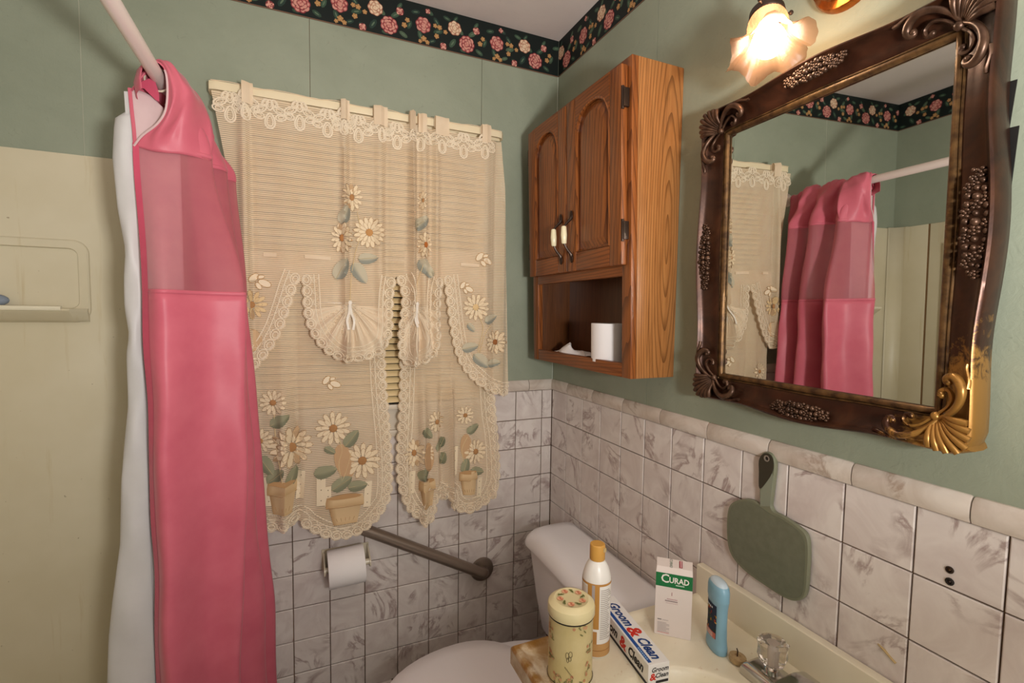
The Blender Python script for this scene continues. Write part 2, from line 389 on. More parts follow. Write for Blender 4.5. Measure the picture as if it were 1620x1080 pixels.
def text(mb, s, size, o, ux, uy, col, shear=0.0, bold=0.0, align='LEFT', sx=1.0, thick=0.0, wrap=None):
    cu = bpy.data.curves.new('t', 'FONT'); cu.body = s; cu.size = size; cu.shear = shear; cu.offset = bold; cu.align_x = align; cu.resolution_u = 2
    ob = bpy.data.objects.new('t', cu); me = bpy.data.meshes.new_from_object(ob)
    o, ux, uy = V(o), V(ux), V(uy)
    vs = [(o+ux*(v.co.x*sx)+uy*v.co.y) if wrap is None else wrap(v.co.x*sx, v.co.y) for v in me.vertices]
    mb.add(vs, [tuple(p.vertices) for p in me.polygons], lin(col))
    bpy.data.objects.remove(ob); bpy.data.curves.remove(cu); bpy.data.meshes.remove(me)

# ------------------------------------------------------------------ setting
T = 0.1095; Z0 = 1.14; CAPZ = 1.182; ZC = 2.436; LW = 1.89; YF = -2.35; PANZ = 1.826
WX0, WX1, WZ0, WZ1 = -1.045, -0.285, 1.035, 2.0     # window opening
def struct(o): o['kind'] = 'structure'; return o
struct(mk('floor', MB().box((-LW-.05, YF-.05, -.05), (.05, .05, 0)), M['vinyl'], smooth=0))
struct(mk('ceiling', MB().box((-LW-.05, YF-.05, ZC), (.05, .05, ZC+.05)), M['ceil'], smooth=0))
b = MB(); y0, y1 = .0045, .06
for (xa, xb, za, zb) in ((-LW-.05, WX0, 0, ZC), (WX1, .05, 0, ZC), (WX0, WX1, 0, WZ0), (WX0, WX1, WZ1, ZC)):
    b.box((xa, y0, za), (xb, y1, zb))
wall_back = struct(mk('wall_back', b, M['grout'], smooth=0))
wall_right = struct(mk('wall_right', MB().box((.0045, YF, 0), (.06, 0.0045, ZC)), M['grout'], smooth=0))
wall_left = struct(mk('wall_left', MB().box((-LW-.05, YF, 0), (-LW, 0.0045, ZC)), M['sage'], smooth=0))
# front wall with an open doorway behind the photographer
b = MB(); dx0, dx1, dz = -1.0, -0.2, 2.03
b.box((-LW-.05, YF-.06, 0), (dx0, YF, ZC)).box((dx1, YF-.06, 0), (.05, YF, ZC)).box((dx0, YF-.06, dz), (dx1, YF, ZC))
struct(mk('wall_front', b, M['sage'], smooth=0))
b = MB(); b.box((dx0, YF-.1, 0), (dx1, YF-.06, dz)); struct(mk('door_1', b, M['enamel'], bevel=.004))
# painted panels (seams stay open as thin joints)
def cutrects(xa, xb, za, zb):
    R = []
    if xb <= WX0 or xa >= WX1: return [(xa, xb, za, zb)]
    if xa < WX0: R.append((xa, WX0, za, zb))
    if xb > WX1: R.append((WX1, xb, za, zb))
    m0, m1 = max(xa, WX0), min(xb, WX1)
    R.append((m0, m1, WZ1, zb)); R.append((m0, m1, za, WZ0)) if WZ0 > za else None
    return R
sx = [-LW, -1.399, -0.852, -0.300, 0.0045]; GJ = .0007
for i in range(4):
    b = MB()
    for (xa, xb, za, zb) in cutrects(sx[i]+GJ, sx[i+1]-(GJ if i < 3 else 0), Z0+.005, ZC): b.box((xa, .0015, za), (xb, .0044, zb))
    mk('wall_panel', b, M['sage'], wall_back, smooth=0)
sy = [0.0, -0.55, -1.77, YF]
for i in range(3):
    mk('wall_panel', MB().box((.0015, sy[i]-(GJ if i else 0), Z0+.005), (.0044, sy[i+1]+GJ, ZC)), M['sage'], wall_right, smooth=0)
mk('seam_caulk', MB().tube([(-1.399, .0012, PANZ), (-1.399, .0012, 2.307)], .0012, 5), plain('caulk_line', (168, 170, 152), .6), wall_back)
mk('corner_bead', MB().tube([(-.001, -.0005, Z0+.03), (-.001, -.0005, ZC-.13)], .0022, 6), plain('caulk', (176, 184, 168), .6), wall_back)
# tiles ------------------------------------------------------------
_tm = {}
def tile_mesh(w, h, side):
    k = (round(w, 4), round(h, 4), side)
    if k in _tm: return _tm[k]
    g = .0013; W, H = w/2-g, h/2-g; c = .0016; D = .0044
    v = []
    for (ww, hh, d) in ((W, H, D), (W, H, .0014), (W-c, H-c, 0.0)):
        for (sx_, sz_) in ((-1, -1), (1, -1), (1, 1), (-1, 1)):
            v.append((sx_*ww, d, sz_*hh) if side == 'b' else (d, sx_*ww, sz_*hh))
    f = [(8, 9, 10, 11)]+[(i*4+j, i*4+(j+1) % 4, (i+1)*4+(j+1) % 4, (i+1)*4+j) for i in (0, 1) for j in range(4)]
    me = bpy.data.meshes.new('tile'); me.from_pydata(v, [], f)
    bm = bmesh.new(); bm.from_mesh(me); bmesh.ops.recalc_face_normals(bm, faces=bm.faces); bm.to_mesh(me); bm.free()
    # open at the back: make normals face the room
    n = me.polygons[0].normal
    if (n.y if side == 'b' else n.x) > 0: me.flip_normals()
    me.materials.append(M['tile']); _tm[k] = me; return me
def tile(side, a0, a1, z0, z1):
    o = bpy.data.objects.new('tile', tile_mesh(a1-a0, z1-z0, side)); COL.objects.link(o)
    c = (a0+a1)/2; z = (z0+z1)/2
    jit = random.uniform(-.0005, .0005)
    o.location = (c, jit, z) if side == 'b' else (jit, c, z)
    o.parent = wall_back if side == 'b' else wall_right
bx = [0.0]+[-(0.0428+T*j) for j in range(13)]
for k in range(9):
    for j in range(len(bx)-1):
        xa, xb, za, zb = bx[j+1], bx[j], Z0-(k+1)*T, Z0-k*T
        if k == 0 and xb <= WX1+.05 and xa >= WX0-.06: continue
        if xb < -1.30: continue
        tile('b', max(xa, -1.30), xb, za, zb)
ry = [0.0]+[-(0.1114+T*j) for j in range(21)]
for j in range(len(ry)-1):
    for k in range(9 if j < 7 else 4):
        tile('r', ry[j+1], ry[j], Z0-(k+1)*T, Z0-k*T)
# bullnose caps: a rounded bar, each tile its own piece
def cap(side, a0, a1, z0=Z0, z1=CAPZ, d=.0085, mat='cap', nm='cap_tile'):
    h = z1-z0-.0016; pr = [(.0044, 0)]
    pr += [(-d*.55, 0.0), (-d, h*.22), (-d*1.05, h*.5), (-d*.8, h*.8), (-d*.2, h*.97), (.0044, h)]
    g = .001
    R = []
    for a in (a0+g, a0+g+.0025, a1-g-.0025, a1-g):
        s_ = .93 if a in (a0+g, a1-g) else 1.0
        R.append([((a, q*s_ if q < 0 else q, z0+.0012+zz*(s_*.5+.5)) if side == 'b' else (q*s_ if q < 0 else q, a, z0+.0012+zz*(s_*.5+.5))) for q, zz in pr])
    mk(nm, MB().rings(R), M[mat], wall_back if side == 'b' else wall_right)
a = 0.0; e = -.102
while a > -.26: cap('b', max(e, -.272), a); a, e = e, e-.1645
a = WX0-.012; 
while a > -1.28: cap('b', max(a-.1645, -1.29), a); a -= .1645
a = 0.0; e = -.124
while a > -2.3: cap('r', e, a); a, e = e, e-.1645
# cove base
for i in range(8): cap('b', -(i+1)*.152, -i*.152, 0.0, Z0-9*T, .012, 'tile', 'cove_base_tile')
for i in range(5): cap('r', -(i+1)*.152, -i*.152-(.0 if i else 0), 0.0, Z0-9*T, .012, 'tile', 'cove_base_tile')
# little plugged screw holes and a chip in the tile
def hole(y, z, r, mat, mat2):
    b = MB().lathe([(r, 0), (r*1.05, .002), (r*.62, .003), (r*.5, .0008)], (0, y, z), (-1, 0, 0), 12)
    mk('screw_hole', b, M[mat], wall_right)
    mk('screw_slot', MB().lathe([(r*.5, .0012), (r*.2, .0030)], (0, y, z), (-1, 0, 0), 8), M[mat2], wall_right)
hole(-1.254, 1.060, .0052, 'bronze', 'bead'); hole(-1.255, 1.0425, .0055, 'dark', 'bronze')
M['botgold'] = plain('amber_glue', (186, 160, 112), 0.4)
mk('adhesive_mark', MB().tube([V((-.0008, -1.165, .886)), V((-.0012, -1.176, .882)), V((-.0012, -1.183, .877)), V((-.0008, -1.193, .871))], [.0015, .0035, .0028, .0032], 6, flat=.4), M['botgold'], wall_right)

# wallpaper border -------------------------------------------------------
BH0, BH1 = 2.307, ZC
def border(name, org, du, nrm, length, u_off):
    org, du, nrm = V(org), V(du), V(nrm)
    b = MB(); up = V((0, 0, 1))
    b.obox(org, du*length, up*(BH1-BH0), -nrm*.0006*-1, lin((14, 24, 22)))
    base = mk(name, b, M['print'], smooth=0); struct(base)
    p = MB(); lay = [0]
    def P(u, v, h): return org+du*u+up*v+nrm*(.0007+h)
    def blob(u, v, r, col, n=10, lob=0, ph=0.0, h=.00005, ax=1.0, rot=0.0):
        pts = []
        for k in range(n):
            a = 2*PI*k/n; rr = r*(1+.18*math.cos(lob*a+ph)) if lob else r
            x, y = rr*math.cos(a), rr*ax*math.sin(a)
            uu, vv = u+x*math.cos(rot)-y*math.sin(rot), v+x*math.sin(rot)+y*math.cos(rot)
            pts.append(P(min(max(uu, 0), length), min(max(vv, .001), BH1-BH0-.001), h))
        p.poly(pts, lin(col))
    rnd = random.Random(3)
    GR = [(44, 66, 52), (58, 80, 62), (36, 56, 48), (72, 90, 70)]
    def leaf(u, v, r, rot):
        blob(u, v, r, rnd.choice(GR), 8, 0, 0, .00003, .48, rot); blob(u, v, r*.55, (92, 110, 88), 6, 0, 0, .00006, .25, rot)
    def flower(u, v, r, cols, lobes, dk):
        ph = rnd.random()*6
        blob(u, v, r*1.02, dk, 28, 0, 0, .00008)
        for ring, (rr, pr, nn) in enumerate(((.66, .42, lobes), (.40, .36, max(5, lobes-2)), (.15, .26, 4))):
            for k in range(nn):
                aa = ph+ring*.5+2*PI*k/nn
                blob(u+r*rr*math.cos(aa), v+r*rr*math.sin(aa), r*pr*1.08, dk, 10, 0, 0, .0001+ring*.0001+k*.000006)
                blob(u+r*rr*1.04*math.cos(aa), v+r*rr*1.04*math.sin(aa), r*pr*.88, cols[(k+ring) % len(cols)], 10, 0, 0, .00013+ring*.0001+k*.000006)
                blob(u+r*rr*1.2*math.cos(aa), v+r*rr*1.2*math.sin(aa), r*pr*.45, cols[-1], 8, 0, 0, .00015+ring*.0001+k*.000006)
    PK = [(158, 74, 74), (180, 98, 94), (142, 58, 62), (204, 142, 128)]; CRM = [(206, 164, 134), (216, 180, 148), (190, 140, 114), (224, 196, 166)]
    GD = [(176, 128, 78), (192, 148, 96)]
    u = -u_off
    while u < length+.26:
        items = [('L', .02, .075, .017, .6), ('L', .045, .02, .015, -.5), ('L', .10, .03, .016, 1.9), ('L', .16, .055, .017, .3), ('L', .155, .085, .016, 2.2), ('L', .21, .03, .018, 1.0),
                 ('L', .235, .075, .016, -.7), ('L', .085, .10, .015, .2), ('L', .13, .11, .015, 2.7), ('L', .065, .055, .015, 1.2), ('L', .19, .105, .014, -.3), ('L', .25, .015, .014, .1), ('L', .005, .025, .014, 2.2),
                 ('L', .033, .105, .013, 1.0), ('L', .14, .02, .013, .4), ('L', .178, .018, .013, 2.6), ('L', .22, .11, .012, .9),
                 ('G', .048, .05, .0085, 0), ('G', .058, .068, .0075, 0), ('G', .155, .10-.06, .008, 0), ('G', .112, .022, .009, 0), ('G', .100, .012, .006, 0), ('G', .124, .013, .007, 0), ('G', .165, .07, .008, 0), ('G', .185, .06, .007, 0), ('G', .15, .072, .007, 0),
                 ('B', .178, .013, .011, 0), ('B', .034, .089, .012, 0), ('B', .125, .112, .008, 0),
                 ('R', 0.0, .038, .026, 0), ('P', .110, .065, .024, 0), ('C', .217, .080, .022, 0)]
        for k, du_, v_, r_, x_ in items:
            uu = u+du_
            if uu < r_*.6 or uu > length-r_*.6: continue
            if k == 'L': leaf(uu, v_, r_, x_)
            elif k == 'G': flower(uu, v_, r_, GD, 5, (96, 62, 36))
            elif k == 'B': flower(uu, v_, r_, PK[1:]+[(226, 170, 150)], 4, (120, 50, 54))
            elif k == 'R': flower(uu, v_, r_, PK, 9, (98, 34, 42))
            elif k == 'P': flower(uu, v_, r_, [PK[1], PK[0], PK[3]], 7, (104, 40, 46))
            else: flower(uu, v_, r_, CRM, 7, (150, 90, 72))
        u += .26
    mk('floral_print', p, M['print'], base, smooth=0, recalc=False)
    mk('edge_stripe', MB().obox(org+nrm*.0007, du*length, up*.0035, nrm*.0002, lin((112, 84, 66))), M['print'], base, smooth=0)
border('trim_1', (-LW, .0012, BH0), (1, 0, 0), (0, -1, 0), LW, .26-((LW-.096) % .26))
border('trim_2', (.0012, 0, BH0), (0, -1, 0), (-1, 0, 0), 2.3, .20)
border('trim_3', (-LW+.0003, -2.3, BH0), (0, 1, 0), (1, 0, 0), 2.3, .05)

# window -----------------------------------------------------------------
win = struct(mk('window_1', MB().box((WX0, .0, WZ0), (WX0+.035, .055, WZ1)).box((WX1-.035, .0, WZ0), (WX1, .055, WZ1)).box((WX0+.035, .0, WZ1-.035), (WX1-.035, .055, WZ1)).box((WX0+.035, .0, WZ0), (WX1-.035, .055, WZ0+.072)), M['enamel'], smooth=0))
mk('meeting_rail', MB().box((WX0+.035, .03, 1.50), (WX1-.035, .05, 1.535)), M['enamel'], win, bevel=.002)
for za, zb in ((WZ0+.072, 1.50), (1.535, WZ1-.035)):
    mk('window_pane', MB().box((WX0+.035, .040, za), (WX1-.035, .044, zb)), plain('window_glass', (60, 64, 62), .1, spec=.6), win, smooth=0)
mk('window_sill', MB().box((WX0-.02, -.012, WZ0-.022), (WX1+.02, .02, WZ0)), M['enamel'], win, bevel=.003)
bl = thing('window_blind', (-.665, -.012, 1.11), 'cream horizontal slat blind behind the lace curtains', 'blind')
BW0, BW1 = -1.035, -.295
sl_me = None
nslat = int((1.965-1.125)/.0218)
for i in range(nslat):
    z = 1.14+i*.0218
    if sl_me is None:
        G = []
        for k in range(5):
            t_ = k/4-.5; G.append([V((BW0, t_*.012, t_*.0180)), V((BW1, t_*.012, t_*.0180))])
            for q in G[-1]: q.y -= (.25-t_*t_)*.008
        sl = mk('slat', MB().grid(G), M['blind'], None); sl_me = sl.data; sl.location = (0, -.016, z)
    else:
        sl = bpy.data.objects.new('slat', sl_me); COL.objects.link(sl); sl.location = (0, -.016, z)
    sl.parent = bl; sl.matrix_parent_inverse = Matrix.Translation(-bl.location)
mk('bottom_rail', MB().box((BW0, -.026, 1.108), (BW1, -.006, 1.124)), M['enamel'], bl, bevel=.003)
mk('head_rail', MB().box((BW0, -.030, 1.965), (BW1, -.002, 1.997)), M['enamel'], bl, bevel=.002)
for x in (-.93, -.67, -.40): mk('ladder_cord', MB().tube([(x, -.026, 1.12), (x, -.026, 1.97)], .0012, 5), M['enamel'], bl)
# ------------------------------------------------------------------ end of setting
# ------------------------------------------------------------------ tub surround and bathtub
ts = thing('tub_surround', (-1.6, -.01, .42), 'cream plastic tub surround with moulded soap shelf on the wall beside the shower curtain', 'tub surround')
mk('end_panel', MB().box((-LW+.03, -.008, .36), (-1.285, .0012, PANZ)), M['surround'], ts, bevel=.002)
mk('edge_strip', MB().box((-1.30, -.014, .36), (-1.262, -.003, PANZ)), M['surround'], ts, bevel=.004)
mk('side_panel', MB().box((-LW, -1.70, .36), (-LW+.006, -.165, PANZ)), M['surround'], ts, bevel=.002)
mk('side_panel', MB().box((-LW, -.156, .36), (-LW+.007, -.03, PANZ)), M['surround'], ts, bevel=.002)
mk('panel_joint', MB().box((-LW, -.165, .36), (-LW+.004, -.156, PANZ)), plain('joint_stain', (118, 86, 50), .7), ts, smooth=0)
G = []
for k in range(9):
    a = PI/2*k/8; q = (-LW+.062-.056*math.sin(a)-.002, -.064+.056*math.cos(a)+.001)
    G.append([V((q[0], q[1]-.004, .40)), V((q[0], q[1]-.004, PANZ+.002))])
mk('corner_cove', MB().grid(G), M['surround'], ts, solid=.003)
mk('side_rib', MB().tube([(-LW+.008, -.235, .40), (-LW+.008, -.235, PANZ-.1)], .012, 8), M['surround'], ts)
# moulded soap shelf
def rrect(x0, x1, z0, z1, r, y, n=6):
    P = []
    for cx, cz, a0 in ((x1-r, z1-r, 0), (x0+r, z1-r, PI/2), (x0+r, z0+r, PI), (x1-r, z0+r, 1.5*PI)):
        for k in range(n+1): a = a0+PI/2*k/n; P.append(V((cx+r*math.cos(a), y, cz+r*math.sin(a))))
    return P
sh0, sh1 = -1.755, -1.394
b = MB(); ZB, ZT = 1.392, 1.607
b.rings([rrect(sh0, sh1, ZB, ZT, .035, -.008), rrect(sh0+.001, sh1-.001, ZB+.001, ZT-.001, .034, -.013), rrect(sh0+.004, sh1-.004, ZB+.004, ZT-.004, .031, -.0155),
         rrect(sh0+.022, sh1-.022, 1.428, ZT-.022, .020, -.0155), rrect(sh0+.024, sh1-.024, 1.43, ZT-.024, .019, -.0085)], True, False)
mk('shelf_surround', b, M['surround'], ts)
b = MB(); n = 14; R = []
for (zz, dy, ins) in ((1.394, .010, .0), (1.400, .020, .0), (1.418, .044, .0), (1.424, .048, .0), (1.4285, .046, .002)):
    ring = []
    for k in range(n+1):
        t_ = k/n; x = lerp(sh0+.004, sh1-.004, t_); edge = min(t_, 1-t_)*(sh1-sh0)
        d = dy*min(1, .25+edge/.03) if edge < .0225 else dy
        ring.append(V((x, -.012-d, zz)))
    ring += [V((sh1-.004, -.0087, zz)), V((sh0+.004, -.0087, zz))]
    R.append(ring)
b.rings(R); mk('soap_ledge', b, M['surround'], ts)
mk('ledge_lip', MB().tube([(sh0+.03, -.058, 1.429), (sh1-.045, -.058, 1.429)], [.0065, .0065], 8), plain('ledge_lip_cream', (232, 224, 200), .4), ts)
sb = MB(); sb.ball((-1.583, -.030, 1.4475), (.036, .016, .0165), 16, 8); tag(mk('soap_bar', sb, M['soapblue']), 'blue-grey soap bar lying on the cream soap shelf', 'soap')
tub = thing('bathtub', (-1.53, -.86, 0), 'cream bathtub behind the pink shower curtain', 'bathtub')
def rr2(x0, x1, y0, y1, r, z): return [V((p.x, p.z, z)) for p in rrect(x0, x1, y0, y1, r, 0)]
b = MB(); tx0, tx1, ty0, ty1 = -LW+.008, -1.205, -1.68, -.02
b.rings([rr2(tx0, tx1, ty0, ty1, .02, 0.0), rr2(tx0, tx1, ty0, ty1, .02, .350), rr2(tx0, tx1, ty0, ty1, .03, .360), rr2(tx0+.07, tx1-.07, ty0+.08, ty1-.08, .12, .360),
         rr2(tx0+.08, tx1-.08, ty0+.09, ty1-.09, .12, .345), rr2(tx0+.13, tx1-.13, ty0+.16, ty1-.16, .1, .10), rr2(tx0+.2, tx1-.2, ty0+.25, ty1-.25, .06, .08)])
mk('tub_shell', b, plain('tub_enamel', (216, 208, 184), .2), tub)

# ------------------------------------------------------------------ shower rod, curtain, liner
RX, RZ, RR = -1.160, 1.925, .0142
rod = thing('shower_rod', (RX, 0, RZ), 'white shower curtain rod running from the wall above the bathtub', 'curtain rod')
mk('rod', MB().tube([(RX, .0012, RZ), (RX, YF+.001, RZ)], RR, 20), M['rodwhite'], rod)
for y, s in ((.0012, -1), (YF+.001, 1)): mk('end_flange', MB().lathe([(.03, 0), (.03, .006), (.02, .014), (.0165, .022)], (RX, y, RZ), (0, s, 0), 20), M['rodwhite'], rod)
def levels(LV, z, n):
    """LV: list of (z, [(x,y)...]) -> resampled plan path at height z"""
    for i in range(len(LV)-1):
        if LV[i][0] >= z >= LV[i+1][0]:
            t_ = (LV[i][0]-z)/(LV[i][0]-LV[i+1][0]); t_ = t_*t_*(3-2*t_)
            A, B = LV[i][1], LV[i+1][1]; break
    P = [V((lerp(a[0], b_[0], t_), lerp(a[1], b_[1], t_), 0)) for a, b_ in zip(A, B)]
    return [V((q.x, q.y, z)) for q in cat(P, n)]
CL = [
 (1.930, [(-1.197, -.372), (-1.172, -.392), (-1.142, -.388), (-1.118, -.352), (-1.135, -.322), (-1.135, -.282), (-1.130, -.262), (-1.120, -.240), (-1.118, -.215), (-1.132, -.192), (-1.136, -.172), (-1.122, -.148), (-1.118, -.120), (-1.132, -.098), (-1.134, -.078), (-1.118, -.055), (-1.128, -.030)]),
 (1.880, [(-1.203, -.366), (-1.172, -.372), (-1.132, -.362), (-1.098, -.338), (-1.104, -.312), (-1.128, -.280), (-1.130, -.262), (-1.100, -.240), (-1.090, -.212), (-1.110, -.190), (-1.132, -.172), (-1.100, -.146), (-1.090, -.118), (-1.110, -.096), (-1.130, -.076), (-1.092, -.052), (-1.110, -.026)]),
 (1.780, [(-1.204, -.358), (-1.168, -.358), (-1.118, -.346), (-1.072, -.323), (-1.078, -.300), (-1.112, -.278), (-1.122, -.258), (-1.066, -.236), (-1.052, -.206), (-1.082, -.184), (-1.116, -.168), (-1.062, -.140), (-1.046, -.112), (-1.078, -.092), (-1.112, -.074), (-1.050, -.050), (-1.070, -.022)]),
 (1.470, [(-1.192, -.377), (-1.148, -.404), (-1.084, -.344), (-1.011, -.325), (-1.028, -.296), (-1.090, -.272), (-1.106, -.252), (-1.044, -.226), (-1.024, -.194), (-1.060, -.172), (-1.104, -.158), (-1.046, -.132), (-1.026, -.104), (-1.058, -.084), (-1.100, -.070), (-1.036, -.048), (-1.056, -.022)]),
 (1.000, [(-1.190, -.372), (-1.154, -.408), (-1.088, -.342), (-1.014, -.330), (-1.030, -.300), (-1.092, -.272), (-1.108, -.252), (-1.030, -.222), (-1.006, -.190), (-1.050, -.170), (-1.100, -.158), (-1.020, -.130), (-1.000, -.100), (-1.040, -.082), (-1.098, -.070), (-1.016, -.048), (-1.040, -.022)]),
 (0.550, [(-1.192, -.362), (-1.156, -.404), (-1.098, -.336), (-1.038, -.332), (-1.040, -.302), (-1.092, -.272), (-1.108, -.252), (-1.016, -.222), (-0.986, -.188), (-1.036, -.170), (-1.094, -.158), (-1.000, -.130), (-0.976, -.098), (-1.024, -.082), (-1.092, -.070), (-0.996, -.050), (-1.020, -.024)]),
 (0.240, [(-1.192, -.350), (-1.156, -.374), (-1.102, -.342), (-1.036, -.326), (-1.040, -.302), (-1.092, -.272), (-1.108, -.252), (-1.010, -.222), (-0.980, -.188), (-1.030, -.170), (-1.090, -.158), (-0.994, -.130), (-0.970, -.098), (-1.020, -.082), (-1.090, -.070), (-0.990, -.050), (-1.010, -.024)])]
CL = [(z_, [(x_ if i_ < 13 else -1.136-.006*(i_ % 2), y_ if i_ < 13 else y_-.012) for i_, (x_, y_) in enumerate(P_)]) for z_, P_ in CL]
def curt(z0, z1, nz, dx=0.0, wr=0.0):
    G = []
    for k in range(nz+1):
        z = lerp(z0, z1, k/nz); row = levels(CL, z, 7)
        for j, q in enumerate(row):
            if wr: q.y += wr*math.sin(z*23+j*.21)*math.sin(z*9+j*.13+1); q.x += wr*.6*math.sin(z*17-j*.17)
            q.x += dx
        G.append(row)
    return G
sc_ = thing('shower_curtain', (-1.11, -.2, .24), 'pink satin shower curtain with a sheer band, bunched at the wall end of the rod', 'shower curtain')
lowG = curt(1.47, .24, 60, 0, .0036); shG = curt(1.78, 1.47, 20, 0, .0012)
mk('lower_panel', MB().grid(lowG), M['pink'], sc_, recalc=False, solid=.0008, smooth=80)
mk('sheer_band', MB().grid(shG), M['pinksheer'], sc_, recalc=False, smooth=80, label='sheer pink window band')
for nm, G, z, dz in (('band_seam', lowG, 1.47, .009), ('band_seam', shG, 1.78, .010)):
    row = [q.copy() for q in G[0]]; R = []
    for zz, off in ((z-dz*.6, .0), (z-dz*.5, .0016), (z+dz*.3, .0018), (z+dz*.4, .0)):
        R.append([V((q.x+off*.6, q.y-off, zz)) for q in row])
    mk(nm, MB().grid(R), M['pink'], sc_, recalc=False, smooth=80)
# near edge hem
b = MB()
for G in (shG, lowG):
    for i in range(len(G)-1):
        for (i0, i1) in ((i, i+1),):
            p0, p1 = G[i0], G[i1]
            b.add([p0[0]+V((-.001, -.0022, 0)), p0[2]+V((0, -.0022, 0)), p1[2]+V((0, -.0022, 0)), p1[0]+V((-.001, -.0022, 0))], [(0, 1, 2, 3)])
mk('side_hem', b, M['pinkhem'], sc_, recalc=False)
# top band: the folds wrap over the rod, the near corner stands open like a collar
G = []
nk = 22
for k in range(nk+1):
    t_ = k/nk; row = levels(CL, lerp(1.78, 1.925, t_), 7)
    for j, q in enumerate(row):
        q.y += .004*math.sin(q.z*60+j*.5)*t_; q.x += .004*math.sin(q.z*45+j*.34)*min(1, t_*3)
    G.append(row)
top = G[-1]
for k in range(1, 8):
    a = PI*1.15*k/7; row = []
    for j, q in enumerate(top):
        rr_ = (q.x-RX); row.append(V((RX+rr_*math.cos(a), q.y-.0015*k, 1.925+abs(rr_)*math.sin(a)*.78*(1+.12*math.sin(j*.9))-(.012*(k-4) if k > 4 else 0))))
    G.append(row)
ncut = 15            # columns of the near corner replaced by the collar
mk('top_band', MB().grid([r[ncut:] for r in G]), M['pink'], sc_, recalc=False, solid=.0008, smooth=80)
def patch(C, nu, nv):
    rows = [cat([V(p) for p in r], nu) for r in C]; colsn = len(rows[0]); out = [[None]*colsn for _ in range((len(C)-1)*nv+1)]
    for j in range(colsn):
        c = cat([r[j] for r in rows], nv)
        for i, q in enumerate(c): out[i][j] = q
    return out
Y = lambda u, v, y: PX(u, v, 1, y)
collar = [[Y(213, 231, -.358), Y(247, 240, -.362), Y(288, 244, -.352), Y(333, 254, -.323)],
          [Y(226, 215, -.366), Y(255, 214, -.372), Y(292, 214, -.356), Y(338, 226, -.315)],
          [Y(250, 196, -.378), Y(272, 184, -.386), Y(300, 178, -.364), Y(335, 196, -.310)],
          [Y(263, 174, -.386), Y(282, 150, -.394), Y(306, 152, -.366), Y(328, 176, -.306)],
          [Y(266, 140, -.388), Y(277, 120, -.392), Y(296, 132, -.362), Y(318, 158, -.304)],
          [Y(262, 112, -.384), Y(262, 97, -.386), Y(282, 112, -.350), Y(305, 142, -.302)],
          [Y(250, 98, -.372), Y(244, 96, -.372), Y(262, 108, -.335), Y(288, 136, -.294)],
          [Y(226, 122, -.362), Y(222, 120, -.360), Y(240, 128, -.325), Y(270, 150, -.285)],
          [Y(206, 143, -.356), Y(210, 143, -.352), Y(228, 152, -.322), Y(258, 168, -.28)]]
cg = patch(collar, 8, 6)
for i_, r_ in enumerate(cg):
    for j_, q in enumerate(r_):
        k_ = min(1, j_/6)*min(1, i_/6); q.y += .0045*k_*math.sin(j_*.62+i_*.10); q.z += .002*k_*math.sin(j_*.9-i_*.3)
mk('collar_fold', MB().grid(cg), M['pink'], sc_, recalc=False, solid=.0008, smooth=80)
mk('collar_edge', MB().tube([r[0]+V((-.0008, -.0015, 0)) for r in cg[:31]], .0022, 6), M['pinkback'], sc_)
inner = [[Y(204, 139, -.350), Y(214, 141, -.350), Y(236, 150, -.348), Y(258, 170, -.350)], [Y(208, 180, -.352), Y(220, 178, -.350), Y(240, 180, -.348), Y(262, 186, -.352)], [Y(213, 231, -.3575), Y(224, 222, -.354), Y(246, 210, -.352), Y(264, 196, -.356)]]
mk('backing', MB().grid(patch(inner, 6, 6)), M['pinkback'], sc_, recalc=False, solid=.0006, label='pale pink reverse side of the top corner')
mk('edge_tape', MB().tube([Y(205, 139, -.354), Y(208, 170, -.355), Y(212, 205, -.357), Y(214, 233, -.3585)], .0038, 6, flat=.3, up=(0, 1, 0)), M['pink'], sc_)
# scalloped eyelet reinforcement beside the ring
et = [Y(u, v, -.358) for u, v in ((218, 133), (226, 128), (236, 124), (246, 130), (251, 146), (252, 160), (246, 158), (240, 152), (234, 146), (228, 140), (220, 139))]
mk('eyelet_patch', MB().prism(et, (0, .0012, 0)), M['pinkhem'], sc_)
ringm = plain('curtain_ring_plastic', (214, 200, 178), .3)
for i, y in enumerate((-.352, -.268)):
    rr_ = .0235 if i == 0 else .021
    P = [V((RX+rr_*math.cos(a), y+.004*math.sin(a), RZ-.006+rr_*1.05*math.sin(a))) for a in [2*PI*k/20 for k in range(20)]]
    o = mk('curtain_ring', MB().tube(P, .0022, 6, True), ringm)
    tag(o, ['cream plastic curtain ring in the open collar of the pink curtain', 'cream plastic curtain ring hidden under the folded pink header'][min(i, 1)], 'curtain ring', 'shower curtain rings')
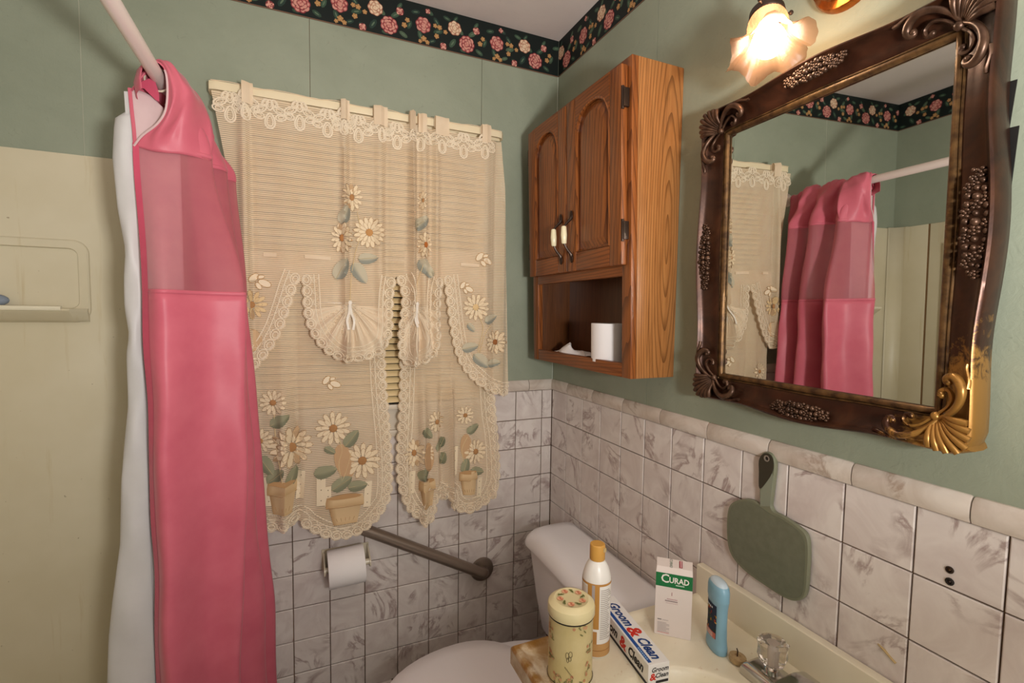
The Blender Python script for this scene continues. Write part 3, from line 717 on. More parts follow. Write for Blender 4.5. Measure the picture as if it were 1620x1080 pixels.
# liner
LS = [(175, 205), (188, 181), (250, 178), (330, 186), (396, 199), (440, 196), (486, 197), (530, 205), (560, 200), (640, 203), (700, 197), (760, 192), (860, 190), (950, 178), (1010, 172), (1080, 170), (1300, 168)]
lv = []
for v_, u_ in LS:
    q = PX(u_, v_, 1, -.338)
    lv.append((q.z, q.x))
lv.sort(reverse=True)
def liner_x(z):
    if z >= lv[0][0]: return lv[0][1]
    for i in range(len(lv)-1):
        if lv[i][0] >= z >= lv[i+1][0]: return lerp(lv[i][1], lv[i+1][1], (lv[i][0]-z)/(lv[i][0]-lv[i+1][0]))
    return lv[-1][1]
G = []
zt = lv[0][0]
for k in range(71):
    z = lerp(zt, .42, k/70); xl = liner_x(z); s_ = min(1, (zt-z)/.5)
    P = [V((-1.128, -.326, z)), V((-1.165, -.334, z)), V((-1.196, -.343, z)), V((-1.205, -.350, z)), V((lerp(-1.205, xl, .55), -.352+.004*math.sin(z*31), z)), V((xl, -.338, z)), V((xl+.012, -.31, z)), V((-1.215, -.285, z)),
         V((-1.19, -.27, z)), V((xl+.010-.012*s_, -.235, z)), V((-1.20, -.21, z)), V((-1.185, -.18, z)), V((xl-.004, -.14, z)), V((-1.195, -.11, z)), V((-1.19, -.08, z)), V((xl, -.05, z)), V((-1.20, -.025, z))]
    G.append(cat(P, 5))
ln = thing('shower_liner', (-1.23, -.2, .3), 'white plastic shower liner hanging behind the pink curtain', 'shower liner')
mk('liner_sheet', MB().grid(G), M['liner'], ln, recalc=False, solid=.0006, smooth=50)
P = [Y(201, 145, -.349), Y(204, 190, -.3505), Y(208, 240, -.352)]
mk('top_edge', MB().tube(P, .006, 6, flat=.25, up=(0, 1, 0)), M['liner'], ln)

# ------------------------------------------------------------------ lace curtains on the window
def flare(v): return -.030*min(1, max(0, (v-700)/140))
def flz(z): return -.030*min(1, max(0, (.985-z)/.262))
def plane2(pts, y): return [V((q.x, q.z)) for q in (PX(u, v, 1, y+flare(v)) for u, v in pts)]
def inside(p, poly):
    c = False; j = len(poly)-1
    for i in range(len(poly)):
        if (poly[i].y > p.y) != (poly[j].y > p.y) and p.x < (poly[j].x-poly[i].x)*(p.y-poly[i].y)/(poly[j].y-poly[i].y)+poly[i].x: c = not c
        j = i
    return c
def dense(poly, step, closed=True):
    out = []
    n = len(poly)
    for i in range(n if closed else n-1):
        a, b_ = poly[i], poly[(i+1) % n]; k = max(1, int((b_-a).length/step))
        out += [a+(b_-a)*(t_/k) for t_ in range(k)]
    if not closed: out.append(poly[-1])
    return out
def smooth2(P, n): return [V((q.x, q.y)) for q in cat([V((p.x, p.y, 0)) for p in P], n)]
def scallop(P, pitch, amp, side):
    """resample an open line and bulge it outwards in scallops; returns the edge points and the loop frames"""
    D = [0]
    for i in range(1, len(P)): D.append(D[-1]+(P[i]-P[i-1]).length)
    L = D[-1]; n = max(1, round(L/pitch)); pt = L/n; out = []; fr = []
    def at(d):
        d = min(max(d, 0), L)
        for i in range(1, len(P)):
            if D[i] >= d:
                t_ = (d-D[i-1])/max(1e-9, D[i]-D[i-1]); q = P[i-1].lerp(P[i], t_); tg = (P[i]-P[i-1]).normalized(); return q, tg
        return P[-1], (P[-1]-P[-2]).normalized()
    m = 7
    for k in range(n*m+1):
        d = L*k/(n*m); q, _ = at(d); qa, _ = at(d-.012); qb, _ = at(d+.012); tg = (qb-qa).normalized(); nn = V((tg.y, -tg.x))*side
        out.append(q+nn*amp*abs(math.sin(PI*d/pt)))
    for k in range(n):
        d = (k+.5)*pt; q, _ = at(d); qa, _ = at(d-.012); qb, _ = at(d+.012); tg = (qb-qa).normalized(); fr.append((q, tg, V((tg.y, -tg.x))*side))
    return out, fr, pt
def sheet(poly, step, yf):
    pts = list(poly); n = len(pts); xs = [p.x for p in pts]; zs = [p.y for p in pts]
    x = min(xs)+step/2
    while x < max(xs):
        z = min(zs)+step/2
        while z < max(zs):
            q = V((x, z))
            if inside(q, poly): pts.append(q)
            z += step*1.4
        x += step
    r = delaunay_2d_cdt(pts, [(i, (i+1) % n) for i in range(n)], [], 1, 1e-6)
    return MB().add([V((p.x, yf(p.x, p.y), p.y)) for p in r[0]], [tuple(f) for f in r[2]])
def loop(mb, c, tg, nn, rx, rz, r, yf, off, n=12, drop=0.0):
    P = []
    for k in range(n):
        a = 2*PI*k/n; w_ = math.cos(a); h_ = math.sin(a)
        q = c+tg*(rx*w_*(1-drop*h_))+nn*(rz*h_); P.append(V((q.x, yf(q.x, q.y)-off, q.y)))
    mb.tube(P, r, 4, True, flat=.5, up=(0, 1, 0))
def edging(mb, frames, pt, yf, off, depth=.027):
    for q, tg, nn in frames:
        c = q-nn*depth*.36
        loop(mb, c, tg, nn, pt*.46, depth*.44, .0017, yf, off, 14)
        loop(mb, c+nn*.0015+tg*.001, tg, nn, pt*.27, depth*.26, .0016, yf, off+.0006, 10)
        loop(mb, q-nn*depth*1.02, tg, nn, pt*.24, depth*.10, .0011, yf, off, 8)
def line3(P, yf, off): return [V((q.x, yf(q.x, q.y)-off, q.y)) for q in P]
def inset(P, d, side):
    out = []
    for i in range(len(P)):
        tg = (P[min(i+3, len(P)-1)]-P[max(i-3, 0)]).normalized(); out.append(P[i]-V((tg.y, -tg.x))*side*d)
    return out
def netband(mb, P, side, d0, d1, yf, off):
    A, B = inset(P, d0, side), inset(P, d1, side)
    mb.tube(line3(A, yf, off), .0016, 4, flat=.5, up=(0, 1, 0)); mb.tube(line3(B, yf, off), .0016, 4, flat=.5, up=(0, 1, 0))
    Z = []
    for i in range(0, len(A)-1, 2): Z += [A[i], B[min(i+1, len(B)-1)]]
    if len(Z) > 1: mb.tube(line3(Z, yf, off), .0009, 4, flat=.5, up=(0, 1, 0))
def motif(parent, yplane, yf, off):
    k = abs((PX(700, 500, 1, yplane)-PX(699, 500, 1, yplane)).x)   # metres per pixel at the curtain
    def W(u, v): q = PX(u, v, 1, yplane+flare(v)); return q.x, q.z
    def surf(x, z, o=0.0): return V((x, yf(x, z)-off-o, z))
    def flower(u, v, rpx, n=13, col=(232, 211, 178), dk=(192, 160, 124), ctr=(172, 126, 82), sq=1.0):
        x, z = W(u, v); r = rpx*k; b = MB(); ph = random.random()
        for ring, (ri, ro, nn) in enumerate(((.30, 1.0, n), (.22, .68, max(6, n-4)))):
            for j in range(nn):
                a = ph+ring*.25+2*PI*j/nn; ca, sa = math.cos(a)*sq, math.sin(a); wd = r*.25*(1.15 if ring == 0 else .95)
                for (s_, cc, lift) in ((1.0, dk, 0.0), (.80, col, .0007)):
                    L = [(ri, .35), (lerp(ri, ro, .5), 1.0*s_), (lerp(ri, ro, .8), .85*s_), (ro*(1 if s_ == 1 else .95), 0)]
                    P = [surf(x+ca*r*t_-sa*wd*w_*.5, z+sa*r*t_+ca*wd*w_*.5, .0004+ring*.0012+lift) for t_, w_ in L]+[surf(x+ca*r*t_+sa*wd*w_*.5, z+sa*r*t_-ca*wd*w_*.5, .0004+ring*.0012+lift) for t_, w_ in reversed(L[:-1])]
                    b.poly(P, lin(cc))
        o = mk('flower', b, M['motif'], parent, smooth=0, recalc=False)
        c = MB(); c.ball(surf(x, z, .0022), (r*.24*sq, .0022, r*.24), 10, 4, lin(ctr)); mk('flower_centre', c, M['motif'], o)
    def leaf(u, v, rpx, ang, col=(128, 132, 122), c2=None, asp=.55):
        x, z = W(u, v); r = rpx*k; b = MB(); ca, sa = math.cos(ang), math.sin(ang); n = 9; R = []
        for i in range(n):
            t_ = i/(n-1)*2-1; wv = asp*r*math.sqrt(max(0, 1-t_*t_))*(1-.25*t_)
            R.append([surf(x+ca*r*t_-sa*wv*s_, z+sa*r*t_+ca*wv*s_, .0014+.0012*(1-abs(s_))) for s_ in (-1, -.5, 0, .5, 1)])
        cc = lin(col); c2 = lin(c2 or tuple(min(255, int(q*1.18)) for q in col))
        b.grid(R); b.c = [cc if (i % 5) in (0, 1) else c2 for i in range(len(b.v))]
        b.tube([surf(x-ca*r, z-sa*r, .0028), surf(x+ca*r*.9, z+sa*r*.9, .0030)], .0006, 4, col=lin((200, 180, 140)))
        mk('leaf', b, M['motif'], parent, smooth=60, recalc=False)
    def pot(u, v, wpx, hpx):
        x, z = W(u, v); w_, h_ = wpx*k, hpx*k; b = MB(); c0, c1, c2 = lin((214, 184, 142)), lin((206, 172, 128)), lin((180, 142, 100))
        R = []
        for (t_, ww) in ((0, .30), (.12, .33), (.62, .42), (.64, .50), (.82, .50), (1.0, .47)):
            R.append([surf(x+w_*ww*s_, z+h_*(t_-.5), .0012+.0022*(1-s_*s_)+(.001 if t_ > .63 else 0)) for s_ in (-1, -.6, -.2, .2, .6, 1)])
        b.grid(R); b.c = [(c0 if (i//6) % 3 else c1) if (i % 6) not in (0,) else c2 for i in range(len(b.v))]
        b.poly([surf(x+w_*.44*math.cos(a), z+h_*.47+h_*.09*math.sin(a), .0044) for a in [2*PI*j/14 for j in range(14)]], lin((184, 144, 100)))
        b.tube([surf(x-w_*.49, z+h_*.13, .004), surf(x, z+h_*.10, .0052), surf(x+w_*.49, z+h_*.13, .004)], .0008, 4, col=c2)
        for s_ in (-.2, -.1, 0, .1, .2): b.tube([surf(x+w_*s_, z-h_*.38, .0042), surf(x+w_*s_*1.2, z-h_*.26, .0045)], .0006, 3, col=c2)
        mk('flower_pot', b, M['motif'], parent, smooth=60, recalc=False)
    def butterfly(u, v, rpx):
        x, z = W(u, v); r = rpx*k; b = MB(); col = lin((236, 218, 190))
        for (dx_, dz_, rr_, an) in ((-.45, .35, .5, .9), (.4, -.1, .55, -.4), (-.1, -.35, .35, 2.2), (.1, .45, .3, .2)):
            P = [surf(x+r*dx_+rr_*r*(math.cos(a)*math.cos(an)-.55*math.sin(a)*math.sin(an)), z+r*dz_+rr_*r*(math.cos(a)*math.sin(an)+.55*math.sin(a)*math.cos(an)), .001) for a in [2*PI*j/12 for j in range(12)]]
            b.poly(P, col); b.tube(P, .0009, 4, True, lin((196, 158, 110)))
        mk('butterfly', b, M['motif'], parent, smooth=0, recalc=False)
    def stem(pts, r=.0012, col=(226, 202, 158)):
        P = [surf(*W(u, v), .001) for u, v in pts]; mk('stem', MB().tube(cat(P, 5), r, 4, col=lin(col)), M['motif'], parent)
    def oval(u, v, ru, rv, col, rot=0):
        x, z = W(u, v); P = []
        for j in range(18):
            a = 2*PI*j/18; p_, q_ = ru*k*math.cos(a), rv*k*math.sin(a)
            xx, zz = x+p_*math.cos(rot)-q_*math.sin(rot), z+p_*math.sin(rot)+q_*math.cos(rot); P.append(surf(xx, zz, .0002))
        mk('brown_oval', MB().poly(P, lin(col)), M['motif'], parent, smooth=0, recalc=False)  # flat brown oval behind the flowers, part of the lace pattern
    def slatpost(u0, v0, u1, v1, wpx):
        a, c = V(W(u0, v0)), V(W(u1, v1)); w_ = wpx*k/2; b = MB()
        n = 6; R = [[surf(lerp(a.x, c.x, i/n)+s_*w_, lerp(a.y, c.y, i/n), .0006) for s_ in (-1, 0, 1)] for i in range(n+1)]
        b.grid(R, lin((232, 214, 184)))
        for i in range(1, n, 2): q = R[i][1]; b.ball(q+V((0, -.0006, 0)), (.0018, .0004, .0018), 6, 4, lin((150, 130, 110)))
        mk('woven_picket', b, M['motif'], parent, smooth=0, recalc=False)
    return flower, leaf, pot, butterfly, stem, oval, slatpost
def xof(u, v, y): return PX(u, v, 1, y).x
def ridge(fs):
    return lambda x: sum(a*math.exp(-((x-c)/s)**2) for c, s, a in fs)

# --- lower tiers
def tier(label, yp, left, bottom, right, folds, topv, notch_side):
    fr = ridge([(xof(u, 640, yp), s, a*1.35) for u, s, a in folds])
    def yf(x, z): return yp+flz(z)-fr(x)*min(1, max(0, (1.22-z)/.2)+.22)-.0025*math.sin(x*55+z*3)
    Lp, Bp, Rp = plane2(left, yp), plane2(bottom, yp), plane2(right, yp)
    curve = smooth2(Lp[1:]+Bp+Rp[:-1], 6) if notch_side == 'both' else smooth2(Bp+Rp[:-1], 6)
    E_, F_, pt = scallop(curve, .0345, .0075, 1)
    top2 = [Rp[-1], Lp[0]]
    poly = ([] if notch_side == 'both' else Lp[:1]+dense(Lp, .01, False)[1:-1])+E_+dense([E_[-1]]+[Rp[-1]], .012, False)[1:]+dense(top2, .012, False)[1:-1]
    if notch_side == 'both': poly = dense([Lp[0], E_[0]], .012, False)[:-1]+E_+dense([E_[-1], Rp[-1]], .012, False)[1:]+dense(top2, .012, False)[1:-1]
    o = thing('lace_tier_curtain', (sum(q.x for q in Bp)/len(Bp), yp, min(q.y for q in Bp)), label, 'curtain', 'lace cafe tiers')
    mk('lace_net', sheet(poly, .0075, yf), M['lace'], o, recalc=False, smooth=80)
    b = MB(); edging(b, F_, pt, yf, .0016); mk('lace_edging', b, M['cord'], o, kind='stuff')
    b = MB(); netband(b, curve, 1, .030, .044, yf, .0016); mk('net_band', b, M['cord'], o, kind='stuff')
    return o, yf
YT = -.047
lt, yfL = tier('cream lace cafe tier with flower pots, nearer the pink shower curtain', YT,
   [(386, 398), (402, 600), (412, 780)], [(418, 838), (436, 838), (456, 832), (471, 825), (480, 833), (497, 842), (518, 849), (545, 851), (572, 841), (592, 824), (608, 803), (617, 783)],
   [(619, 740), (616, 690), (609, 600), (606, 500), (604, 398)], [(448, .016, .022), (470, .008, -.012), (425, .02, .006), (600, .02, .008), (398, .014, .014)], 398, 'r')
rt, yfR = tier('cream lace cafe tier with pleated folds, nearer the wood cabinet', YT,
   [(640, 398), (637, 500), (633, 640), (629, 730)], [(632, 770), (643, 800), (658, 817), (673, 826), (684, 820), (688, 800), (692, 784), (702, 790), (709, 781), (714, 796), (730, 808), (752, 804), (772, 792), (784, 770)],
   [(788, 745), (786, 690), (780, 640), (772, 500), (768, 398)], [(668, .012, .026), (690, .008, .006), (699, .007, -.016), (713, .008, .024), (745, .02, .006), (780, .012, .012), (640, .012, .010)], 398, 'both')
fl, lf, pot, bf, st, ov, sp_ = motif(lt, YT, yfL, .0022)
LG, LG2 = (128, 128, 104), (152, 150, 122)
ov(545, 730, 13, 26, (196, 160, 122), .25)
st([(541, 762), (536, 735), (541, 712), (535, 690)]); st([(541, 762), (548, 745), (556, 715)]); st([(447, 760), (440, 720), (436, 690), (434, 655)])
for a in ((508, 750, 508, 800, 12), (583, 760, 580, 800, 10), (477, 745, 474, 790, 10), (423, 755, 426, 800, 9), (519, 770, 519, 800, 8)): sp_(*a)
pot(546, 806, 52, 40); pot(447, 786, 38, 42)
for a in ((556, 693, 15, .9), (522, 712, 9, -.6), (515, 746, 16, .15), (541, 765, 16, .5), (566, 768, 14, .1), (443, 664, 14, .5), (421, 736, 16, -1.0), (436, 752, 14, .7), (463, 752, 13, 1.2)): lf(*a, col=LG, c2=LG2)
fl(527, 677, 25); fl(573, 728, 27); fl(432, 636, 18); fl(461, 706, 29, 15); fl(411, 697, 18); bf(524, 606, 14)
fl, lf, pot, bf, st, ov, sp_ = motif(rt, YT, yfR, .0022)
ov(677, 722, 9, 22, (196, 160, 122)); ov(736, 705, 9, 20, (196, 160, 122))
for a in ((652, 745, 650, 780, 10), (720, 705, 718, 750, 9), (758, 755, 756, 785, 9)): sp_(*a)
pot(675, 778, 26, 40); pot(740, 762, 30, 36)
for a in ((675, 684, 12, -.8), (697, 702, 12, 1.0), (670, 745, 13, .9), (735, 735, 12, 1.3), (753, 744, 13, -.2), (747, 677, 12, .5), (701, 725, 10, 1.3)): lf(*a, col=LG, c2=LG2)
fl(690, 666, 17, 12, sq=.8); fl(655, 716, 22, 13, sq=.75); fl(678, 716, 15, 12, sq=.55); fl(735, 656, 15, 11); fl(751, 713, 20, 13)
st([(734, 735), (730, 710), (738, 690)])

# --- valance
YV = -.070
vfolds = [(388, .012, .016), (398, .006, -.006), (545, .008, .014), (556, .006, -.008), (600, .012, .010), (613, .006, -.010), (652, .010, .024), (662, .005, -.014), (671, .008, .010), (682, .006, -.016), (690, .010, .010), (768, .018, .010), (785, .006, -.010), (797, .008, .010), (450, .03, .004), (720, .03, .004)]
vr = ridge([(xof(u, 330, YV), s, a*1.5) for u, s, a in vfolds])
sw = [(553, 480, 44, 100, .032), (658, 482, 30, 104, .034)]
SW = []
for (u, v, ru, rv, am) in sw:
    g = PX(u, v, 1, YV); k_ = abs(xof(u+1, v, YV)-xof(u, v, YV)); SW.append((g.x, g.z, ru*1.4*k_, rv*k_, am))
def yfV(x, z):
    y = min(YV+.007, YV-vr(x)*(.45+.55*min(1, max(0, (2.03-z)/.25))))
    for gx, gz, rx, rz, am in SW:
        dx_, dz_ = (x-gx)/rx, (gz-z)/rz
        if abs(dx_) < 1.15:
            prof = math.exp(-((dz_-.55)/.42)**2)*max(0, 1-dx_*dx_*.75)
            y -= am*prof
            if dz_ > 0.0:
                a = math.atan2(x-gx, gz-z); amp = .0085*min(1, dz_*4)*max(0, 1-(abs(dx_))**3)
                y += amp*math.sin(a*17)
                y += .010*math.exp(-((dz_-.02)/.10)**2-(dx_/.25)**2)
            elif dz_ > -.45: y -= .003*math.sin(dx_*26)*(1+dz_/.45)*max(0, 1-abs(dx_))
    return y
vt = plane2([(334, 143), (390, 150), (450, 161), (560, 181), (680, 203), (793, 225)], YV)
vrgt = plane2([(797, 300), (800, 420), (803, 560), (804, 622)], YV)
seg1 = smooth2(plane2([(803, 624), (785, 622), (765, 613), (747, 598), (731, 578), (720, 552), (713, 515), (708, 475), (703, 436)], YV), 6)
seg2 = smooth2(plane2([(700, 440), (696, 470), (694, 505), (693, 540), (684, 562), (668, 574), (650, 577), (636, 570), (630, 552), (631, 520), (636, 490), (637, 465), (631, 446), (628, 437)], YV), 6)
seg3 = smooth2(plane2([(625, 440), (621, 465), (619, 500), (617, 530), (606, 552), (585, 565), (553, 571), (525, 562), (504, 543), (490, 520), (483, 495), (481, 465), (479, 434)], YV), 6)
seg4 = smooth2(plane2([(475, 434), (466, 458), (456, 490), (443, 525), (424, 558), (400, 586)], YV), 6)
vleft = plane2([(396, 584), (383, 440), (366, 300)], YV)
poly = dense(vt, .012, False); poly = poly+vrgt
VE = []
for sg in (seg1, seg2, seg3, seg4):
    E_, F_, pt = scallop(sg, .0335, .0070, -1); VE.append((sg, F_, pt)); poly += E_
poly += dense(vleft, .012, False)
va = thing('lace_valance', (-.65, YV, 1.24), 'cream lace window valance with two gathered swags and white ribbons', 'curtain')
# orientation of the outline is clockwise; find the side the scallops bulge to
mk('lace_net', sheet(poly, .0062, yfV), M['lace'], va, recalc=False, smooth=80)
for sg, F_, pt in VE:
    b = MB(); edging(b, F_, pt, yfV, .0018); mk('lace_edging', b, M['cord'], va, kind='stuff')
    b = MB(); netband(b, sg, -1, .030, .043, yfV, .0018); mk('net_band', b, M['cord'], va, kind='stuff')
# gathered pleat lines and shirring of each swag, radiating from the tie
for gi, (gx, gz, rx, rz, am) in enumerate(SW):
    b = MB(); seg = seg3 if gi == 0 else seg2
    for i in range(27):
        a = lerp(-1.25, 1.25, i/26); P = []
        for t_ in [q/9 for q in range(10)]:
            r_ = lerp(.008, .118, t_); x, z = gx+math.sin(a)*r_*(.82 if gi == 0 else .62), gz-math.cos(a)*r_*1.0+.012*t_*abs(a)
            if not inside(V((x, z)), poly): break
            P.append(V((x, yfV(x, z)-.0016, z)))
        if len(P) > 3: b.tube(P, .0010, 4, flat=.6, up=(0, 1, 0))
    mk('gathered_pleats', b, M['cord'], va, kind='stuff')
for gi, (gx, gz, rx, rz, am) in enumerate(SW):
    sg = seg3 if gi == 0 else seg2; low = [q for q in inset(sg, .012, -1) if q.y < gz-.012]
    P = low+[V((gx-.012, gz-.004)), V((gx, gz+.004)), V((gx+.012, gz-.004))]
    if gi == 1 or True:
        mk('swag_gather', sheet(dense(P, .006), .0045, lambda x, z: yfV(x, z)-.0012), M['lacedense'], va, recalc=False, smooth=80)
# header lace motifs with drops
b = MB(); UXZ = (V((1, 0)), V((0, -1)))
for (u, v, s_) in ((364, 176, 1), (389, 174, .8), (427, 187, 1), (474, 190, 1), (518, 201, 1), (544, 199, .8), (567, 210, 1), (604, 210, .85), (628, 221, 1), (665, 224, .85), (699, 228, 1), (733, 236, 1), (766, 238, .9)):
    q = PX(u, v, 1, YV); c = V((q.x, q.z)); a1, a2 = UXZ
    loop(b, c+a2*.008, a1, a2, .0125*s_, .021, .0026, yfV, .0022, 16, -.25); loop(b, c+a2*.009, a1, a2, .0075*s_, .0145, .0018, yfV, .0026, 12, -.25)
    for (dx_, dz_, rx_, rz_, an) in ((-.024, -.022, .0165, .009, -.45), (.024, -.022, .0165, .009, .45), (-.028, -.004, .014, .009, .25), (.028, -.004, .014, .009, -.25), (0, -.036, .008, .014, 0), (-.012, -.040, .007, .011, .5), (.012, -.040, .007, .011, -.5)):
        t1 = V((math.cos(an), -math.sin(an))); t2 = V((-t1.y, t1.x))
        loop(b, c+a1*dx_*s_+a2*dz_, t1, t2, rx_*s_, rz_, .0022, yfV, .0022, 12); loop(b, c+a1*dx_*s_+a2*dz_, t1, t2, rx_*s_*.55, rz_*.5, .0014, yfV, .0024, 8)
mk('header_lace', b, M['cord'], va, kind='stuff')
# hem bar where the valance doubles over the cafe rod
for pts in ([(417, 403), (438, 404)], [(482, 406), (523, 409)], [(728, 418), (757, 420)]):
    P = [V((q.x, yfV(q.x, q.z)-.0022, q.z)) for q in (PX(u, v, 1, YV) for u, v in pts)]
    mk('hem_bar', MB().tube(P, .0062, 6, flat=.35, up=(0, 1, 0)), M['lacedense'], va)
fl, lf, pot, bf, st, ov, sp_ = motif(va, YV, yfV, .0024)
GB, GB2 = (146, 146, 134), (194, 184, 160)
fl(557, 312, 20, 12, sq=.75); fl(584, 368, 23, 16, ctr=(190, 140, 88)); fl(541, 377, 22, 13, ctr=(176, 120, 72), sq=.7); fl(672, 388, 20, 12, ctr=(170, 100, 48), sq=.6); fl(668, 318, 14, 10, sq=.5)
for a in ((545, 340, 14, 1.2), (540, 425, 17, 1.1), (569, 432, 17, -1.0), (582, 409, 14, .1), (666, 353, 15, .7), (674, 425, 17, -.9)): lf(*a, col=GB, c2=GB2)
st([(565, 335), (570, 370), (562, 400), (556, 440), (554, 478)], .001); st([(668, 420), (660, 450), (657, 478)], .001)
fl(752, 486, 22, 13, ctr=(222, 190, 140)); fl(784, 541, 20, 13, ctr=(150, 96, 56))
for a in ((743, 549, 14, .2), (775, 504, 13, .4), (760, 570, 16, -.7), (780, 574, 12, .1), (745, 518, 9, -.8)): lf(*a, col=GB, c2=GB2)
st([(757, 500), (762, 520), (756, 550), (757, 565)]); st([(757, 560), (764, 530), (775, 515)])
bf(737, 456, 13); bf(764, 412, 15); bf(411, 446, 15); fl(398, 482, 20, 12, col=(226, 198, 152)); ov(394, 538, 16, 16, (206, 174, 136))
# ribbon ties
for gi, (gx, gz, rx, rz, am) in enumerate(SW):
    R3 = lambda x, z, o=.008: V((x, yfV(x, z)-o, z))
    rb = mk('ribbon_tie', MB().ball(R3(gx+.001, gz+.002, .006), (.0065, .005, .008), 10, 6), M['ribbon'], va)
    for dx_, ln_ in (((-.010, .078), (.010, .080)) if gi == 0 else ((-.008, .060), (-.012, .070))):
        P = cat([R3(gx, gz), R3(gx+dx_*.35, gz-ln_*.33, .010), R3(gx+dx_*1.1, gz-ln_*.66, .009), R3(gx+dx_*.8, gz-ln_, .008)], 5)
        mk('ribbon_tail', MB().tube(P, .0042, 6, flat=.22, up=(0, 1, 0)), M['ribbon'], va)
# hook tabs folded over the rod
RP0, RP1 = PX(333, 131, 1, -.055), PX(793, 213, 1, -.055)
RZT = (RP0.z+RP1.z)/2
for u, wpx in ((392, 17), (546, 14), (602, 22), (652, 9), (668, 13), (699, 22), (769, 14)):
    x0, x1 = xof(u-wpx/2, 180, YV), xof(u+wpx/2, 180, YV); G = []
    for (dy, dz_) in ((-.0045, -.045), (-.006, -.012), (-.006, .004), (-.001, .014), (.010, .014), (.013, .004), (.012, -.02)):
        G.append([V((lerp(x0, x1, t_), min(yfV(lerp(x0, x1, t_), RZT-.04), YV)-.001+dy+.002*math.sin(t_*PI*3), RZT+dz_)) for t_ in (0, .25, .5, .75, 1)])
    mk('header_tab', MB().grid(G), M['lacedense'], va, recalc=False)
cr = thing('curtain_rod', (-.67, -.06, RZT-.01), 'flat cream curtain rod above the window holding the lace valance', 'curtain rod')
P = [V((RP0.x-.006, .001, RZT)), V((RP0.x-.006, -.033, RZT)), V((RP0.x-.003, -.047, RZT)), V((RP0.x+.012, -.051, RZT)), V((RP1.x-.012, -.051, RZT)), V((RP1.x+.003, -.047, RZT)), V((RP1.x+.012, -.033, RZT)), V((RP1.x+.012, .001, RZT))]
R = []
for i, q in enumerate(P):
    t_ = (P[min(i+1, 7)]-P[max(i-1, 0)]).normalized(); n_ = V((-t_.y, t_.x, 0))
    R.append([q+n_*a+V((0, 0, c)) for a, c in ((-.003, -.0115), (.003, -.0115), (.003, .0115), (-.003, .0115))])
mk('rod', MB().rings(R), M['rodcream'], cr, bevel=.001)
mk('back_board', MB().box((RP0.x-.008, -.018, RZT-.012), (RP1.x+.01, .0012, RZT+.024)), M['rodcream'], cr, bevel=.003)
mk('wrapped_thread', MB().tube(cat([V((lerp(RP0.x, RP1.x, t_/16), -.0555, RZT+.011+.003*math.sin(t_*2.3))) for t_ in range(17)], 4), .0011, 5), M['lacedense'], cr)
cf = thing('cafe_rod', (-.66, -.03, 1.60), 'thin white cafe rod showing faintly through the lace', 'curtain rod')
cz = PX(620, 410, 1, -.05).z
mk('rod', MB().tube([(-1.06, -.0330, cz), (-.27, -.0330, cz)], .005, 10), M['enamel'], cf)
for x in (-1.06, -.27): mk('bracket', MB().box((x-.006, -.038, cz-.008), (x+.006, .001, cz+.008)), M['enamel'], cf, bevel=.002)

# ------------------------------------------------------------------ wall cabinet
CY0, CY1, CZ0, CZ1 = -.655, -.112, 1.273, 2.052
def cshear(mb):
    mb.v = [(x*(.133+.022*(z-CZ0)/(CZ1-CZ0))/.145, y, z) for x, y, z in mb.v]; return mb
cb = thing('wall_cabinet', (-.07, -.385, CZ0), 'oak wall cabinet with two arched doors above an open shelf', 'cabinet')
def cpart(nm, mb, mat, bevel=.0015, parent=None, **kw): return mk(nm, cshear(mb), M[mat] if isinstance(mat, str) else mat, parent or cb, bevel=bevel, **kw)
X0 = .0012; XB = -.130; XF = -.148           # wall plane, back of the face frame, face of the frame
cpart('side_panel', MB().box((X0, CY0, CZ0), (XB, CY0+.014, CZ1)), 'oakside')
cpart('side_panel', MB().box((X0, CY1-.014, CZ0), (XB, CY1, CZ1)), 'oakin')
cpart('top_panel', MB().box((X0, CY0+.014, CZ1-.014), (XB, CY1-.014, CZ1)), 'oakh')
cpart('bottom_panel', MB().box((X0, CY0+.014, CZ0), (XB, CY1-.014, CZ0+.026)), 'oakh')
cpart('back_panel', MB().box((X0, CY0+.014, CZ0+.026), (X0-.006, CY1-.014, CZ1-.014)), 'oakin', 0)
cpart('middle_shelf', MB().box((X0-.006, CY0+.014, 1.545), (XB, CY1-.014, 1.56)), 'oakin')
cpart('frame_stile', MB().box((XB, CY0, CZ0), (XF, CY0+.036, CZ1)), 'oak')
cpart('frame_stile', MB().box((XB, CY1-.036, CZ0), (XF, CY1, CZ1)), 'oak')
for za, zb in ((CZ1-.05, CZ1), (1.530, 1.575), (CZ0, CZ0+.036)): cpart('frame_rail', MB().box((XB, CY0+.036, za), (XF, CY1-.036, zb)), 'oakh')
